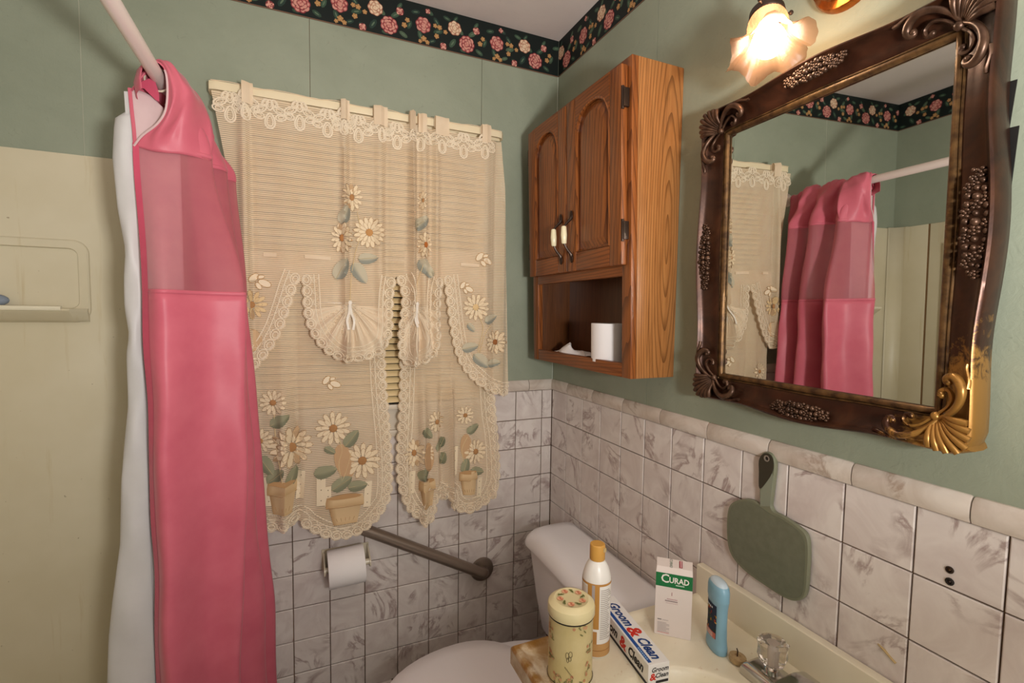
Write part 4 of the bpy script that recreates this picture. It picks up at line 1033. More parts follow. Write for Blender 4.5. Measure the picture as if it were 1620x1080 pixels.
def door(y0, y1, hinge_side, handle_y):
    z0, z1 = 1.556, 2.034; xb, xf = XF-.0006, XF-.019; sw_ = .050; ym = (y0+y1)/2
    d = cpart('door', MB().box((xb-.004, y0+sw_-.004, z0+.045), (xb-.009, y1-sw_+.004, z1-.04)), 'oak', 0)
    def dp(nm, mb, mat, bv=.002, **kw): return cpart(nm, mb, mat, bv, d, **kw)
    dp('door_stile', MB().box((xb, y0, z0), (xf, y0+sw_, z1)), 'oak', .004); dp('door_stile', MB().box((xb, y1-sw_, z0), (xf, y1, z1)), 'oak', .004)
    dp('door_rail', MB().box((xb, y0+sw_, z0), (xf, y1-sw_, z0+.052)), 'oakh', .004)
    # arched top rail
    n = 16; W2 = (y1-y0)/2-sw_
    def arch(y, base=.092, rise=.058):
        q = abs(y-ym)/W2
        if q > .90: return z1-base
        return z1-base+.010+(rise-.010)*math.sqrt(max(0, 1-(q/.90)**2.0))
    A = [(xb, y0+sw_+2*W2*k/n, z1) for k in range(n+1)]; B_ = [(xb, y0+sw_+2*W2*k/n, arch(y0+sw_+2*W2*k/n)) for k in range(n+1)]
    m = MB(); dx = V((xf-xb, 0, 0))
    for k in range(n): m.rings([[V(A[k]), V(A[k+1]), V(B_[k+1]), V(B_[k])], [V(A[k])+dx, V(A[k+1])+dx, V(B_[k+1])+dx, V(B_[k])+dx]])
    dp('door_rail', m, 'oakh', 0)
    # raised panel with bevelled field
    def ringp(ins, x):
        R_ = [V((x, y0+sw_+ins, z0+.052+ins)), V((x, y1-sw_-ins, z0+.052+ins))]
        for k in range(n+1):
            y = lerp(y1-sw_-ins, y0+sw_+ins, k/n); R_.append(V((x, y, arch(ym+(y-ym)*W2/(W2-ins))-ins)))
        return R_
    dp('raised_panel', MB().rings([ringp(.001, xb-.006), ringp(.004, xb-.007), ringp(.026, xb-.016), ringp(.028, xb-.0165)]), 'oak', 0)
    dp('panel_moulding', MB().tube(ringp(.002, xf+.002), .0035, 6, True), 'oak', 0)
    hx = xf
    h = dp('handle', MB().tube(cat([V((hx-.002, handle_y, 1.712)), V((hx-.006, handle_y, 1.704)), V((hx-.020, handle_y, 1.690)), V((hx-.0275, handle_y, 1.676)), V((hx-.0275, handle_y, 1.640)), V((hx-.020, handle_y, 1.622)), V((hx-.006, handle_y, 1.606)), V((hx-.002, handle_y, 1.598))], 4),
        [.0035+.002*abs(math.cos(i/28*PI))**6 for i in range(29)], 8), 'bronze', 0)
    for zz, s_ in ((1.712, 1), (1.598, -1)): h_ = dp('handle_leaf', MB().ball((hx-.003, handle_y, zz+.004*s_), (.004, .0075, .014), 10, 6), 'bronze', 0)
    dp('handle_grip', MB().lathe([(.0055, -.025), (.0075, -.022), (.0092, 0), (.0075, .022), (.0055, .025)], (hx-.0275, handle_y, 1.658), (0, 0, 1), 14), 'ivory', 0, label='ivory porcelain grip')
    hy = y0 if hinge_side < 0 else y1
    for zz in (1.640, 1.955):
        dp('hinge', MB().box((xf+.018, hy-.0075*1, zz-.022), (xf+.002, hy+.0075, zz+.022)).tube([(xf+.004, hy, zz-.027), (xf+.004, hy, zz+.027)], .0042, 8), 'bronze', .001)
door(-.640, -.3775, -1, -.407); door(-.3735, -.121, 1, -.346)
tr_ = thing('toilet_roll', (-.075, -.545, CZ0+.0365), 'white toilet roll standing upright on the open cabinet shelf', 'toilet roll')
mk('roll', cshear(MB().lathe([(.020, .0), (.0515, .0), (.052, .003), (.052, .105), (.0515, .108), (.020, .108)], (-.095, -.492, CZ0+.0265), (0, 0, 1), 40, caps=False)), M['paper'], tr_)
mk('core', cshear(MB().lathe([(.0205, .001), (.0205, .107)], (-.095, -.492, CZ0+.0265), (0, 0, 1), 24, caps=False)), plain('cardboard', (168, 138, 104), .9), tr_)
mk('loose_sheet', cshear(MB().grid([[V((-.095+(.0535)*math.cos(a), -.492+.0535*math.sin(a), z)) for a in [PI*.9+.09*k for k in range(9)]] for z in (CZ0+.028, CZ0+.09, CZ0+.1345)])), M['paper'], tr_, recalc=False)
# crumpled tissue
G = []; random.seed(5)
for i in range(15):
    r_ = []
    for j in range(11):
        u_, v_ = i/14, j/10; y = -.205-.195*u_+.012*math.sin(v_*9+u_*4); x = -.122+.075*v_+.01*math.sin(u_*11)
        z = CZ0+.0285+.034*math.exp(-((u_-.28)/.16)**2-((v_-.4)/.3)**2)+.012*math.exp(-((u_-.66)/.25)**2-((v_-.5)/.35)**2)+.0035*abs(math.sin(u_*17+v_*7))
        r_.append(V((x, y, z)))
    G.append(r_)
tag(mk('crumpled_tissue', cshear(MB().grid(G)), M['paper'], recalc=False, solid=.0008, smooth=25), 'crumpled white tissue lying beside the upright roll in the cabinet', 'tissue')

# ------------------------------------------------------------------ framed mirror
MO = V((-.035, -1.04, 1.53)); MN = V((-1, .035, -.015)).normalized()
MS = (V((0, -1, 0))-MN*MN.dot(V((0, -1, 0)))).normalized(); MT = MN.cross(MS)
def mhit(u, v, h=0.0):
    d = CF+CR*((u-810)/FPX)-CU*((v-540)/FPX); t_ = ((MO+MN*h-CAM).dot(MN))/d.dot(MN); q = CAM+d*t_-MO; return q.dot(MS), q.dot(MT)
def ML(s_, t_, h=0.0): return MO+MS*s_+MT*t_+MN*h
g4 = [mhit(1157, 207, .004), mhit(1520, 67, .004), mhit(1470, 655, .004), mhit(1140, 582, .004)]
gs0, gs1 = (g4[0][0]+g4[3][0])/2, (g4[1][0]+g4[2][0])/2; gt1, gt0 = (g4[0][1]+g4[1][1])/2, (g4[2][1]+g4[3][1])/2
mi = thing('wall_mirror', ML((gs0+gs1)/2, gt0-.06, -.01), 'ornate carved bronze framed mirror hanging on the green wall', 'mirror')
mk('mirror_glass', MB().poly([ML(gs0-.004, gt0-.004), ML(gs1+.004, gt0-.004), ML(gs1+.004, gt1+.004), ML(gs0-.004, gt1+.004)]), M['mirror'], mi, smooth=0)
mk('backing_board', MB().prism([ML(gs0-.03, gt0-.03, -.002), ML(gs1+.03, gt0-.03, -.002), ML(gs1+.03, gt1+.03, -.002), ML(gs0-.03, gt1+.03, -.002)], MN*-.006), M['black'], mi, smooth=0)
FW = .058
def bulge(a): return .008*math.exp(-((a-.5)/.17)**2)-.003*math.exp(-((a-.24)/.10)**2)-.003*math.exp(-((a-.76)/.10)**2)
inner, outer = [], []; n = 40
cor = [(gs0, gt1), (gs1, gt1), (gs1, gt0), (gs0, gt0)]; oc = [(gs0-FW, gt1+FW), (gs1+FW, gt1+FW), (gs1+FW, gt0-FW), (gs0-FW, gt0-FW)]; od = [(0, 1), (1, 0), (0, -1), (-1, 0)]
for k in range(4):
    A, B_ = cor[k], cor[(k+1) % 4]; C_, D_ = oc[k], oc[(k+1) % 4]
    for i in range(n):
        a = i/n; bu = bulge(a)
        inner.append((lerp(A[0], B_[0], a), lerp(A[1], B_[1], a)))
        rc = .010*max(0, 1-min(a, 1-a)/.045)   # rounded corners
        outer.append((lerp(C_[0], D_[0], a)+od[k][0]*(bu-rc), lerp(C_[1], D_[1], a)+od[k][1]*(bu-rc)))
def fring(f, h): return [ML(lerp(i_[0], o_[0], f), lerp(i_[1], o_[1], f), h) for i_, o_ in zip(inner, outer)]
def sweep(prof, nm, mat):
    R = [fring(f, h) for f, h in prof]; m = MB(); N_ = len(R[0])
    m.rings(R, True, False); return mk(nm, m, mat, mi, smooth=40)
sweep([(.24, .004), (.30, .006), (.42, .0075), (.60, .011), (.76, .018), (.84, .022), (.86, .026), (.92, .030), (.97, .028), (1.0, .022), (1.0, .002), (.97, -.012), (.90, -.018), (.2, -.018)], 'frame', M['frame'])
sweep([(.0, .001), (.0, .004), (.05, .0075), (.10, .0085), (.15, .0075), (.18, .004), (.185, .0045), (.20, .0062), (.225, .0062), (.245, .004)], 'gilt_bead', M['bead'])
# carved corner shells with scrolls
for k in range(4):
    cs, ct = cor[k]; ds, dt = (-1, 1, 1, -1)[k], (1, 1, -1, -1)[k]; b = MB()
    def CP(a, c, h): return ML(cs+ds*a, ct+dt*c, h)     # a,c outward from the glass corner
    b.ball(CP(.010, .010, .018), (.007, .007, .007), 10, 6)
    for i in range(8):
        an = lerp(.08, PI/2-.08, i/7); L_ = lerp(.048, .068, 1-abs(an-PI/4)/(PI/4)); P, rs = [], []
        for q in range(7):
            t_ = q/6; r_ = lerp(.010, L_*.93, t_); P.append(CP(.006+r_*math.cos(an), .006+r_*math.sin(an), .016+.017*math.sin(min(1, t_*1.15)*PI*.62))); rs.append(lerp(.0018, .0062, t_)*(1 if q < 6 else .75))
        b.tube(P, rs, 7)
    for sw_ in (0, 1):
        f_ = (lambda a, c, h: CP(a, c, h)) if sw_ == 0 else (lambda a, c, h: CP(c, a, h))
        P = [f_(*q) for q in ((.012, .014, .019), (.003, .028, .024), (-.012, .040, .030), (-.030, .045, .033), (-.044, .040, .030), (-.050, .031, .026), (-.047, .023, .024), (-.041, .023, .024), (-.040, .028, .025))]
        b.tube(cat(P, 4), [lerp(.0030, .0062, min(1, i/14)) if i < 20 else lerp(.0062, .0026, (i-20)/12) for i in range(33)], 7)
        P = [f_(*q) for q in ((.006, .012, .018), (-.006, .024, .020), (-.020, .030, .022), (-.030, .024, .020), (-.028, .015, .018), (-.020, .014, .018))]
        b.tube(cat(P, 4), [lerp(.0024, .0042, i/20) for i in range(21)], 6); b.ball(f_(-.021, .0155, .018), .0046, 8, 5); b.ball(f_(-.042, .026, .025), .0050, 8, 5)
        b.tube(cat([f_(*q) for q in ((-.036, .050, .030), (-.048, .050, .028), (-.062, .046, .026), (-.069, .046, .025))], 4), .0034, 6)
    m_ = M['frame'] if k == 2 else M['carve']
    mk('corner_carving', b, m_, mi, smooth=60)
# floral carvings at the middle of each side
for k in range(4):
    A, B_ = cor[k], cor[(k+1) % 4]; b = MB(); rnd = random.Random(k+4)
    for i in range(13):
        t_ = i/12; a = lerp(.37, .63, t_); wd = .011*math.sin(PI*(.12+.76*t_))
        for q in (-1, 0, 1):
            oo = FW*.66+q*wd*1.05; s_, tt = lerp(A[0], B_[0], a+q*.004)+od[k][0]*(oo+bulge(a)*.75), lerp(A[1], B_[1], a+q*.004)+od[k][1]*(oo+bulge(a)*.75)
            r_ = .0058*(.65+.5*math.sin(PI*t_))*rnd.uniform(.85, 1.15); h_ = .020+.005*math.sin(PI*t_)*(1-abs(q)*.4)
            if (i+q) % 3 == 1:
                for p_ in range(5):
                    aa = 2*PI*p_/5+i; b.ball(ML(s_+.0046*math.cos(aa), tt+.0046*math.sin(aa), h_+.001), (.0036, .0036, .0026), 6, 4)
                b.ball(ML(s_, tt, h_+.003), .0024, 6, 4)
            else: b.ball(ML(s_, tt, h_), (r_, r_*.8, r_*.8), 8, 5)
    mk('floral_carving', b, M['carve'], mi, smooth=60)
for t0_, t1_, s_, w_ in ((.37, .44, .049, .011), (.22, .38, .049, .016), (.14, .25, .048, .010)):
    P = [ML(gs1+s_-.018, gt0+t0_, -.010), ML(gs1+s_+w_*.5, gt0+t0_, -.014), ML(gs1+s_+w_, gt0+t1_, -.014), ML(gs1+s_-.012, gt0+t1_, -.010)]
    mk('black_tape', MB().prism(P, MN*-.0012), M['black'], mi, smooth=0, label='strip of black tape sticking out behind the frame')

# ------------------------------------------------------------------ sconce
LC = V((-.120, -.997, 1.919)); AX = V((-.20, -.26, -.94)).normalized()      # shade axis, opening downwards
sc2 = thing('wall_sconce', (-.06, -1.02, 1.85), 'lit wall sconce with ruffled frosted glass shade above the mirror', 'lamp')
nk_ = LC-AX*.062
def ruffle(i, r, h, a):
    t_ = max(0, (i-5)/6); return r*(1+.10*t_*math.cos(6*a+.5)+.012*math.cos(36*a)*(1 if i > 0 else 0)), h+.012*t_*math.cos(6*a+2.2)
prof = [(r_*.86, h_*.86) for r_, h_ in [(.026, 0), (.032, .004), (.037, .016), (.039, .028), (.037, .038), (.036, .046), (.040, .056), (.047, .066), (.056, .076), (.066, .084), (.075, .090), (.079, .092)]]
mk('glass_shade', MB().lathe(prof, nk_, AX, 144, mod=ruffle, caps=False), M['shade'], sc2, recalc=False, smooth=80)
mk('light_bulb', MB().lathe([(.010, .012), (.013, .020), (.018, .032), (.024, .044), (.028, .056), (.0265, .068), (.019, .079), (.009, .0845), (.002, .086)], nk_, AX, 24), M['bulb'], sc2)
mk('fitter', MB().lathe([(.012, -.024), (.018, -.018), (.029, -.008), (.030, .004), (.0285, .006)], nk_, AX, 24), M['bronze'], sc2)
e1 = AX.orthogonal().normalized(); e2 = AX.cross(e1)
for a in (.4, 2.5, 4.6):
    dr = e1*math.cos(a)+e2*math.sin(a); mk('thumb_screw', MB().tube([nk_+dr*.028, nk_+dr*.037], .0016, 6).ball(nk_+dr*.039, .0042, 8, 5), M['bronze'], sc2)
cp = V((0, -1.055, 2.035))
mk('wall_plate', MB().lathe([(.060, -.0012), (.060, .006), (.056, .014), (.046, .019), (.044, .023), (.030, .026), (.016, .034), (.010, .040)], cp, (-1, 0, 0), 40,
   mod=lambda i, r, h, a: (r*(1+(.012*math.cos(28*a) if i in (2, 3) else 0)), h)), M['copper'], sc2)
mk('arm', MB().tube(cat([cp+V((-.035, 0, 0)), cp+V((-.075, .008, .030)), nk_-AX*.075+V((0, 0, .02)), nk_-AX*.045, nk_-AX*.020], 6), .0065, 10), M['bronze'], sc2)

# ------------------------------------------------------------------ hand mirror on the wall
def RX_(u, v, x=-.010): q = PX(u, v, 0, x); return V((0, q.y, q.z))
hp = [(1204, 797), (1187, 789), (1170, 790), (1157, 797), (1152, 812), (1151, 840), (1154, 866), (1164, 886), (1185, 907), (1215, 928), (1240, 944), (1257, 950), (1270, 947), (1277, 935), (1280, 900), (1281, 870), (1278, 848), (1266, 834), (1240, 816), (1226, 809), (1221, 800)]
hd = [(1222, 790), (1225, 765), (1228, 735), (1224, 720), (1215, 714), (1206, 718), (1202, 730), (1203, 760), (1203, 785)]
hm = thing('hand_mirror', (-.01, -.95, .88), 'sage green plastic hand mirror hanging by its handle on the tiles', 'hand mirror')
out = cat([RX_(*q) for q in hp+hd], 4, True)
c0 = sum(out, V((0, 0, 0)))/len(out)
def hr(x, s_): 
    o_ = []
    for i, q in enumerate(out):
        tg = (out[(i+1) % len(out)]-out[i-1]).normalized(); nn = V((0, tg.z, -tg.y)); o_.append(V((x, q.y, q.z))+nn*s_)
    return o_
sgn = 1 if (hr(0, .002)[10]-V((0, c0.y, c0.z))).length < (hr(0, -.002)[10]-V((0, c0.y, c0.z))).length else -1
mk('rim', MB().rings([hr(-.003, .001*sgn), hr(-.006, 0), hr(-.011, 0), hr(-.0135, .0015*sgn), hr(-.0135, .0035*sgn)], True, True), M['sagerim'], hm, smooth=50)
face = [RX_(*q) for q in ((1204, 801), (1187, 793), (1171, 794), (1160, 800), (1156, 813), (1155, 840), (1158, 864), (1167, 883), (1187, 903), (1216, 924), (1241, 940), (1257, 945), (1267, 943), (1272, 933), (1275, 900), (1276, 870), (1273, 851), (1263, 838), (1238, 820), (1222, 813))]
fo = cat(face, 3, True); mk('mirror_face', MB().prism([V((-.0138, q.y, q.z)) for q in fo], (-.0008, 0, 0)), M['sagerefl'], hm, smooth=0)
mk('handle_face', MB().prism([V((-.0138, q.y, q.z)) for q in [RX_(*p_) for p_ in ((1205, 800), (1205, 775), (1215, 762), (1222, 745), (1225, 752), (1221, 800))]], (-.0006, 0, 0)), plain('sage_handle', (134, 140, 122), .35), hm, smooth=0)
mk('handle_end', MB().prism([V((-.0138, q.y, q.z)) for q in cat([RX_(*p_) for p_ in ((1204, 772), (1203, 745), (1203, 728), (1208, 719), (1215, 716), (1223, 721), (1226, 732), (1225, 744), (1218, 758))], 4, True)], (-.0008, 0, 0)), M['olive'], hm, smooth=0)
q = RX_(1213, 725, -.016)
mk('hanging_eyelet', MB().lathe([(.0042, 0), (.0062, .001), (.0066, .002), (.0042, .0022)], V((-.0146, q.y, q.z)), (-1, 0, 0), 16, caps=False), plain('eyelet_metal', (170, 164, 150), .35, .6), hm)
mk('eyelet_hole', MB().lathe([(.0042, 0), (.001, .0003)], V((-.0147, q.y, q.z)), (-1, 0, 0), 12), M['dark'], hm)

# ------------------------------------------------------------------ grab bar, toilet paper
F0 = PX(762, 899, 1, 0); F1 = PX(578, 838, 1, -.044)
gb = thing('grab_bar', (-.55, 0, F0.z), 'brushed dark steel grab bar slanting across the tiles under the lace curtain', 'grab bar')
dr = V((F1.x-F0.x, 0, F1.z-F0.z)).normalized(); far = F0+dr*.60
P = [V((F0.x, -.001, F0.z)), V((F0.x, -.022, F0.z)), F0+dr*.010+V((0, -.040, 0)), F0+dr*.030+V((0, -.044, 0)), F0+dr*.06+V((0, -.044, 0)), F0+dr*.53+V((0, -.044, 0)), F0+dr*.57+V((0, -.044, 0)), F0+dr*.59+V((0, -.04, 0)), far+V((0, -.022, 0)), far+V((0, -.001, 0))]
mk('bar', MB().tube(cat(P, 4), .0188, 20), M['steel'], gb)
for c in (F0, far): mk('wall_flange', MB().lathe([(.0430, .0005), (.0445, .003), (.042, .010), (.030, .014), (.020, .015)], V((c.x, 0, c.z)), (0, -1, 0), 28), M['steel'], gb)
A_, B_ = PX(519, 902, 1, -.068), PX(576, 889, 1, -.068)
tpax = (B_-A_).normalized()
hz = thing('paper_holder', (-.76, -.0, .60), 'clear plastic toilet paper holder on the tiles below the curtain', 'paper holder')
tp = thing('hanging_toilet_roll', (-.76, -.068, .57), 'white toilet roll hanging on the wall holder below the lace', 'toilet roll')
L_ = (B_-A_).length
mk('roll', MB().lathe([(.020, 0), (.0565, 0), (.0575, .002), (.0575, L_-.002), (.0565, L_), (.020, L_)], A_, tpax, 40, caps=False), M['paper'], tp)
mk('core', MB().lathe([(.0205, .0006), (.0205, L_-.0006)], A_, tpax, 24, caps=False), plain('cardboard_core', (168, 138, 104), .9), tp)
mk('spindle', MB().tube([A_-tpax*.010, B_+tpax*.018], .0095, 14), M['clearplastic'], hz)
for c in (A_-tpax*.012, B_+tpax*.016):
    mk('side_arm', MB().prism(cat([V((c.x, -.001, c.z+.028)), V((c.x, -.030, c.z+.024)), V((c.x, -.080, c.z+.012)), V((c.x, -.086, c.z)), V((c.x, -.080, c.z-.012)), V((c.x, -.030, c.z-.024)), V((c.x, -.001, c.z-.028))], 3, True), (.004, 0, 0)), M['clearplastic'], hz, smooth=50)
mk('wall_plate', MB().box((A_.x-.016, -.006, A_.z-.03), (B_.x+.022, -.0008, B_.z+.034)), M['clearplastic'], hz, bevel=.002)

# ------------------------------------------------------------------ toilet
TYC = -.427
to = thing('toilet', (-.30, TYC, 0), 'white toilet with closed lid standing between the tiled wall and the vanity', 'toilet')
def srect(xb, xf, hw, z, r=.05, crown=0.0, n=7):
    P = []
    for cx, cy, a0, rr in ((xb-.004-min(r, .03), TYC+hw-min(r, .03), 0, min(r, .03)), (xf+r, TYC+hw-r, PI/2, r), (xf+r, TYC-hw+r, PI, r), (xb-.004-min(r, .03), TYC-hw+min(r, .03), 1.5*PI, min(r, .03))):
        for k in range(n+1): a = a0+PI/2*k/n; P.append(V((cx+rr*math.cos(a), cy+rr*math.sin(a), z)))
    return P
mk('tank', MB().rings([srect(-.03, -.135, .205, .352, .03), srect(-.026, -.150, .222, .37, .04), srect(-.022, -.168, .238, .48, .045), srect(-.018, -.186, .250, .62, .05), srect(-.018, -.188, .252, .652, .05)]), M['white'], to, smooth=50)
mk('tank_lid', MB().rings([srect(-.012, -.196, .256, .653, .055), srect(-.010, -.206, .264, .657, .06), srect(-.010, -.207, .264, .664, .06), srect(-.010, -.202, .260, .678, .06), srect(-.012, -.188, .252, .692, .06), srect(-.016, -.168, .240, .6995, .06), srect(-.03, -.12, .20, .7025, .04)]), M['white'], to, smooth=60)
0 and mk('flush_lever', MB().tube([(-.186, TYC+.17, .61), (-.204, TYC+.17, .61), (-.206, TYC+.155, .609), (-.206, TYC+.09, .604)], [.007, .006, .005, .0055], 8), M['chrome'], to)
def egg(x0, x1, hw, z, n=36, k=.62):
    P = []
    for i in range(n):
        a = 2*PI*i/n; c, s_ = math.cos(a), math.sin(a); xm = lerp(x0, x1, .42)
        x = xm+(x0-xm)*c if c > 0 else xm+(x1-xm)*(-c)
        P.append(V((x, TYC+hw*(abs(s_)**.85)*(1 if s_ > 0 else -1), z)))
    return P
mk('bowl', MB().rings([egg(-.10, -.50, .105, 0), egg(-.10, -.50, .105, .02), egg(-.12, -.48, .09, .08), egg(-.12, -.52, .10, .18), egg(-.11, -.62, .155, .29), egg(-.10, -.685, .180, .352), egg(-.10, -.690, .182, .366), egg(-.14, -.67, .165, .369)]), M['white'], to, smooth=50)
mk('tank_deck', MB().rings([srect(-.03, -.26, .16, .335, .03), srect(-.03, -.27, .165, .3505, .03)]), M['white'], to, smooth=50)
mk('seat', MB().rings([egg(-.272, -.700, .180, .3695), egg(-.270, -.704, .184, .374), egg(-.270, -.704, .184, .384), egg(-.274, -.700, .180, .388)]), M['lidwhite'], to, smooth=50)
def lidr(x0, x1, hw, z):
    P = egg(x0-.02, x1, hw, z)
    return [V((max(min(q.x, x0), x1), q.y, q.z)) for q in P]
mk('seat_lid', MB().rings([egg(-.276, -.702, .180, .3885), egg(-.272, -.706, .184, .392), egg(-.272, -.706, .184, .400), egg(-.280, -.698, .176, .4075), egg(-.32, -.64, .13, .411), egg(-.42, -.50, .03, .412)]), M['lidwhite'], to, smooth=60)
for s_ in (-1, 1): mk('hinge', MB().tube([(-.268, TYC+s_*.055, .385), (-.268, TYC+s_*.095, .385)], .012, 10), M['lidwhite'], to)

# ------------------------------------------------------------------ vanity
VZ = .760; VX = -.508; VY0, VY1 = -.780, -1.86
vc = thing('vanity_cabinet', (-.25, -1.3, 0), 'painted vanity cabinet under the cream sink top', 'cabinet')
for lo, hi, nm in (((-.002, VY0-.012, .0), (-.480, VY0-.028, VZ-.032), 'side_panel'), ((-.002, VY1+.028, 0), (-.480, VY1+.012, VZ-.032), 'side_panel'), ((-.464, VY0-.028, .09), (-.480, VY1+.028, VZ-.032), 'front_panel'), ((-.40, VY0-.028, 0), (-.412, VY1+.028, .09), 'toe_kick')):
    mk(nm, MB().box(lo, hi), M['vanity'], vc, bevel=.002)
for i in range(3):
    ya = VY0-.05-i*.335; d_ = mk('door', MB().box((-.4805, ya, .12), (-.497, ya-.315, .66)), M['vanity'], vc, bevel=.005)
    mk('knob', MB().lathe([(.006, 0), (.006, .012), (.014, .018), (.015, .024), (.008, .029)], (-.497, ya-(.285 if i != 1 else .03), .60), (-1, 0, 0), 16), M['bronze'], d_)
ct_ = thing('sink_countertop', (-.25, -1.3, VZ-.03), 'stained cream sink top with a moulded basin and raised rim', 'countertop')
BC = V((-.300, -1.155)); BRX, BRY = .168, .222
def cz_(x, y):
    e = min(x-VX, VY0-y, y-VY1); z = VZ
    if e < .030: z += .0075*(1-max(0, min(1, (e-.012)/.018)))**1 if e > .004 else .0075*(e/.004)**.5
    r = math.sqrt(((x-BC.x)/BRX)**2+((y-BC.y)/BRY)**2)
    if r < 1.06:
        if r > 1: z -= .004*(1.06-r)/.06
        else: z -= .004+.125*(1-r**2.6)**.62
    return z
xs = [VX+.0005*0]+[VX+.002, VX+.004, VX+.008, VX+.012, VX+.016, VX+.020, VX+.025]; xs = [VX, VX+.001]+[VX+q for q in (.004, .008, .012, .016, .020, .024, .030)]
while xs[-1] < -.003: xs.append(xs[-1]+.006)
xs[-1] = .0
ys = [VY0, VY0-.001]+[VY0-q for q in (.004, .008, .012, .016, .020, .024, .030)]
while ys[-1] > VY1+.006: ys.append(ys[-1]-.0062)
ys[-1] = VY1
mk('basin_top', MB().grid([[V((x, y, cz_(x, y))) for y in ys] for x in xs]), M['counter'], ct_, smooth=50)
b = MB(); b.grid([[V((VX, y, z)) for y in (VY0, VY1)] for z in (VZ+.0002, VZ-.030)]); b.grid([[V((x, VY0, z)) for x in (VX, 0)] for z in (VZ+.0002, VZ-.030)]); b.grid([[V((x, VY1, z)) for x in (VX, 0)] for z in (VZ+.0002, VZ-.030)])
mk('front_edge', b, M['counter'], ct_, smooth=0)
mk('backsplash', MB().box((-.0018, VY0, VZ-.002), (-.022, VY1, .839)), M['splash'], ct_, bevel=.0045, segs=3)
mk('drain', MB().lathe([(.024, 0), (.024, .003), (.018, .004), (.016, .001)], (BC.x, BC.y, VZ-.129), (0, 0, 1), 24), M['chrome'], ct_)
# faucet
FC = V((-.103, -1.118, VZ))
fa = thing('faucet', FC, 'chrome two-handle faucet with clear crystal knobs behind the basin', 'faucet')
R = []
for (ins, z) in ((0, 0), (0, .012), (.004, .022), (.010, .026)):
    R.append([V((FC.x+sx_*(.031-ins), FC.y+sy_*(.112-ins), VZ+.0005+z)) for sx_, sy_ in ((1, 1), (-1, 1), (-1, -1), (1, -1))])
mk('base_plate', MB().rings(R), M['chrome'], fa, bevel=.003)
for yy, nm in ((.070, 'knob'), (-.070, 'knob')):
    kc = V((FC.x+.002, FC.y+yy, VZ+.027)); mk('knob_stem', MB().lathe([(.013, -.003), (.013, .004), (.008, .008), (.008, .014)], kc, (0, 0, 1), 16), M['chrome'], fa)
    mk(nm, MB().lathe([(.010, .010), (.020, .014), (.0245, .026), (.0235, .040), (.026, .052), (.021, .056), (.012, .053), (.004, .053)], kc, (0, 0, 1), 32, mod=lambda i, r, h, a: (r*(1+.05*math.cos(8*a)*(1 if 1 <= i <= 4 else 0)), h)), M['crystal'], fa, smooth=22)
    mk('knob_core', MB().lathe([(.006, .010), (.007, .04), (.011, .0505), (.003, .0515)], kc, (0, 0, 1), 12), plain('knob_core_white', (226, 216, 210), .3), fa)
mk('spout', MB().rings([[V((FC.x+.018-d, FC.y+a*w_, VZ+.026+z+c*h_)) for a, c in ((-1, 0), (1, 0), (1, 1), (-1, 1))] for d, z, w_, h_ in ((0, 0, .020, .03), (.03, .006, .019, .032), (.07, .016, .016, .024), (.115, .014, .013, .017), (.130, .006, .012, .014))]), M['chrome'], fa, bevel=.004)
# drain stopper lying on the deck
q = PX(1166, 1047, 2, VZ)
so = thing('drain_stopper', (q.x, q.y, VZ), 'beige rubber drain stopper with metal pin beside the faucet', 'stopper')
mk('disc', MB().lathe([(.013, .0008), (.0155, .004), (.0165, .008), (.0155, .0125), (.011, .0145), (.0055, .0135), (.005, .012)], q, (.06, -.05, 1), 24), M['stopper'], so)
mk('pin', MB().tube([q+V((0, 0, .012)), q+V((.0006, 0, .022)), q+V((-.001, .001, .0275))], .0012, 6), M['bronze'], so)

# ------------------------------------------------------------------ things on the counter
# tin canister
tc = V((-.432, -.884, VZ)); TR = .0415; TH = .128
tn = thing('tin_canister', tc, 'round cream tin canister with a floral lid on the counter', 'tin')
mk('body', MB().lathe([(TR-.002, .001), (TR+.0006, .0015), (TR+.0008, .004), (TR-.0004, .006), (TR-.0006, TH)], tc, (0, 0, 1), 48), M['tin'], tn)
mk('base_rim', MB().lathe([(TR+.0008, .0035), (TR+.0014, .0045), (TR+.0008, .0055)], tc, (0, 0, 1), 48, caps=False), M['bronze'], tn)
mk('lid', MB().lathe([(TR+.0012, TH-.006), (TR+.0022, TH-.004), (TR+.0022, TH+.008), (TR+.001, TH+.013), (TR-.006, TH+.019), (TR-.010, TH+.020), (TR-.0125, TH+.0188), (.008, TH+.0192), (.002, TH+.0192)], tc, (0, 0, 1), 48), M['tinlid'], tn)
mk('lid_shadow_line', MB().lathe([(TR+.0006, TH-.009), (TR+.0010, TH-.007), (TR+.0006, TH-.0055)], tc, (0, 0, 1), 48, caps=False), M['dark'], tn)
p = MB(); zt_ = TH+.0205+VZ; rnd = random.Random(2)
def dot3(c, ex, ey, r, col, n=7, asp=1): p.poly([c+ex*r*math.cos(2*PI*i/n)+ey*r*asp*math.sin(2*PI*i/n) for i in range(n)], lin(col))
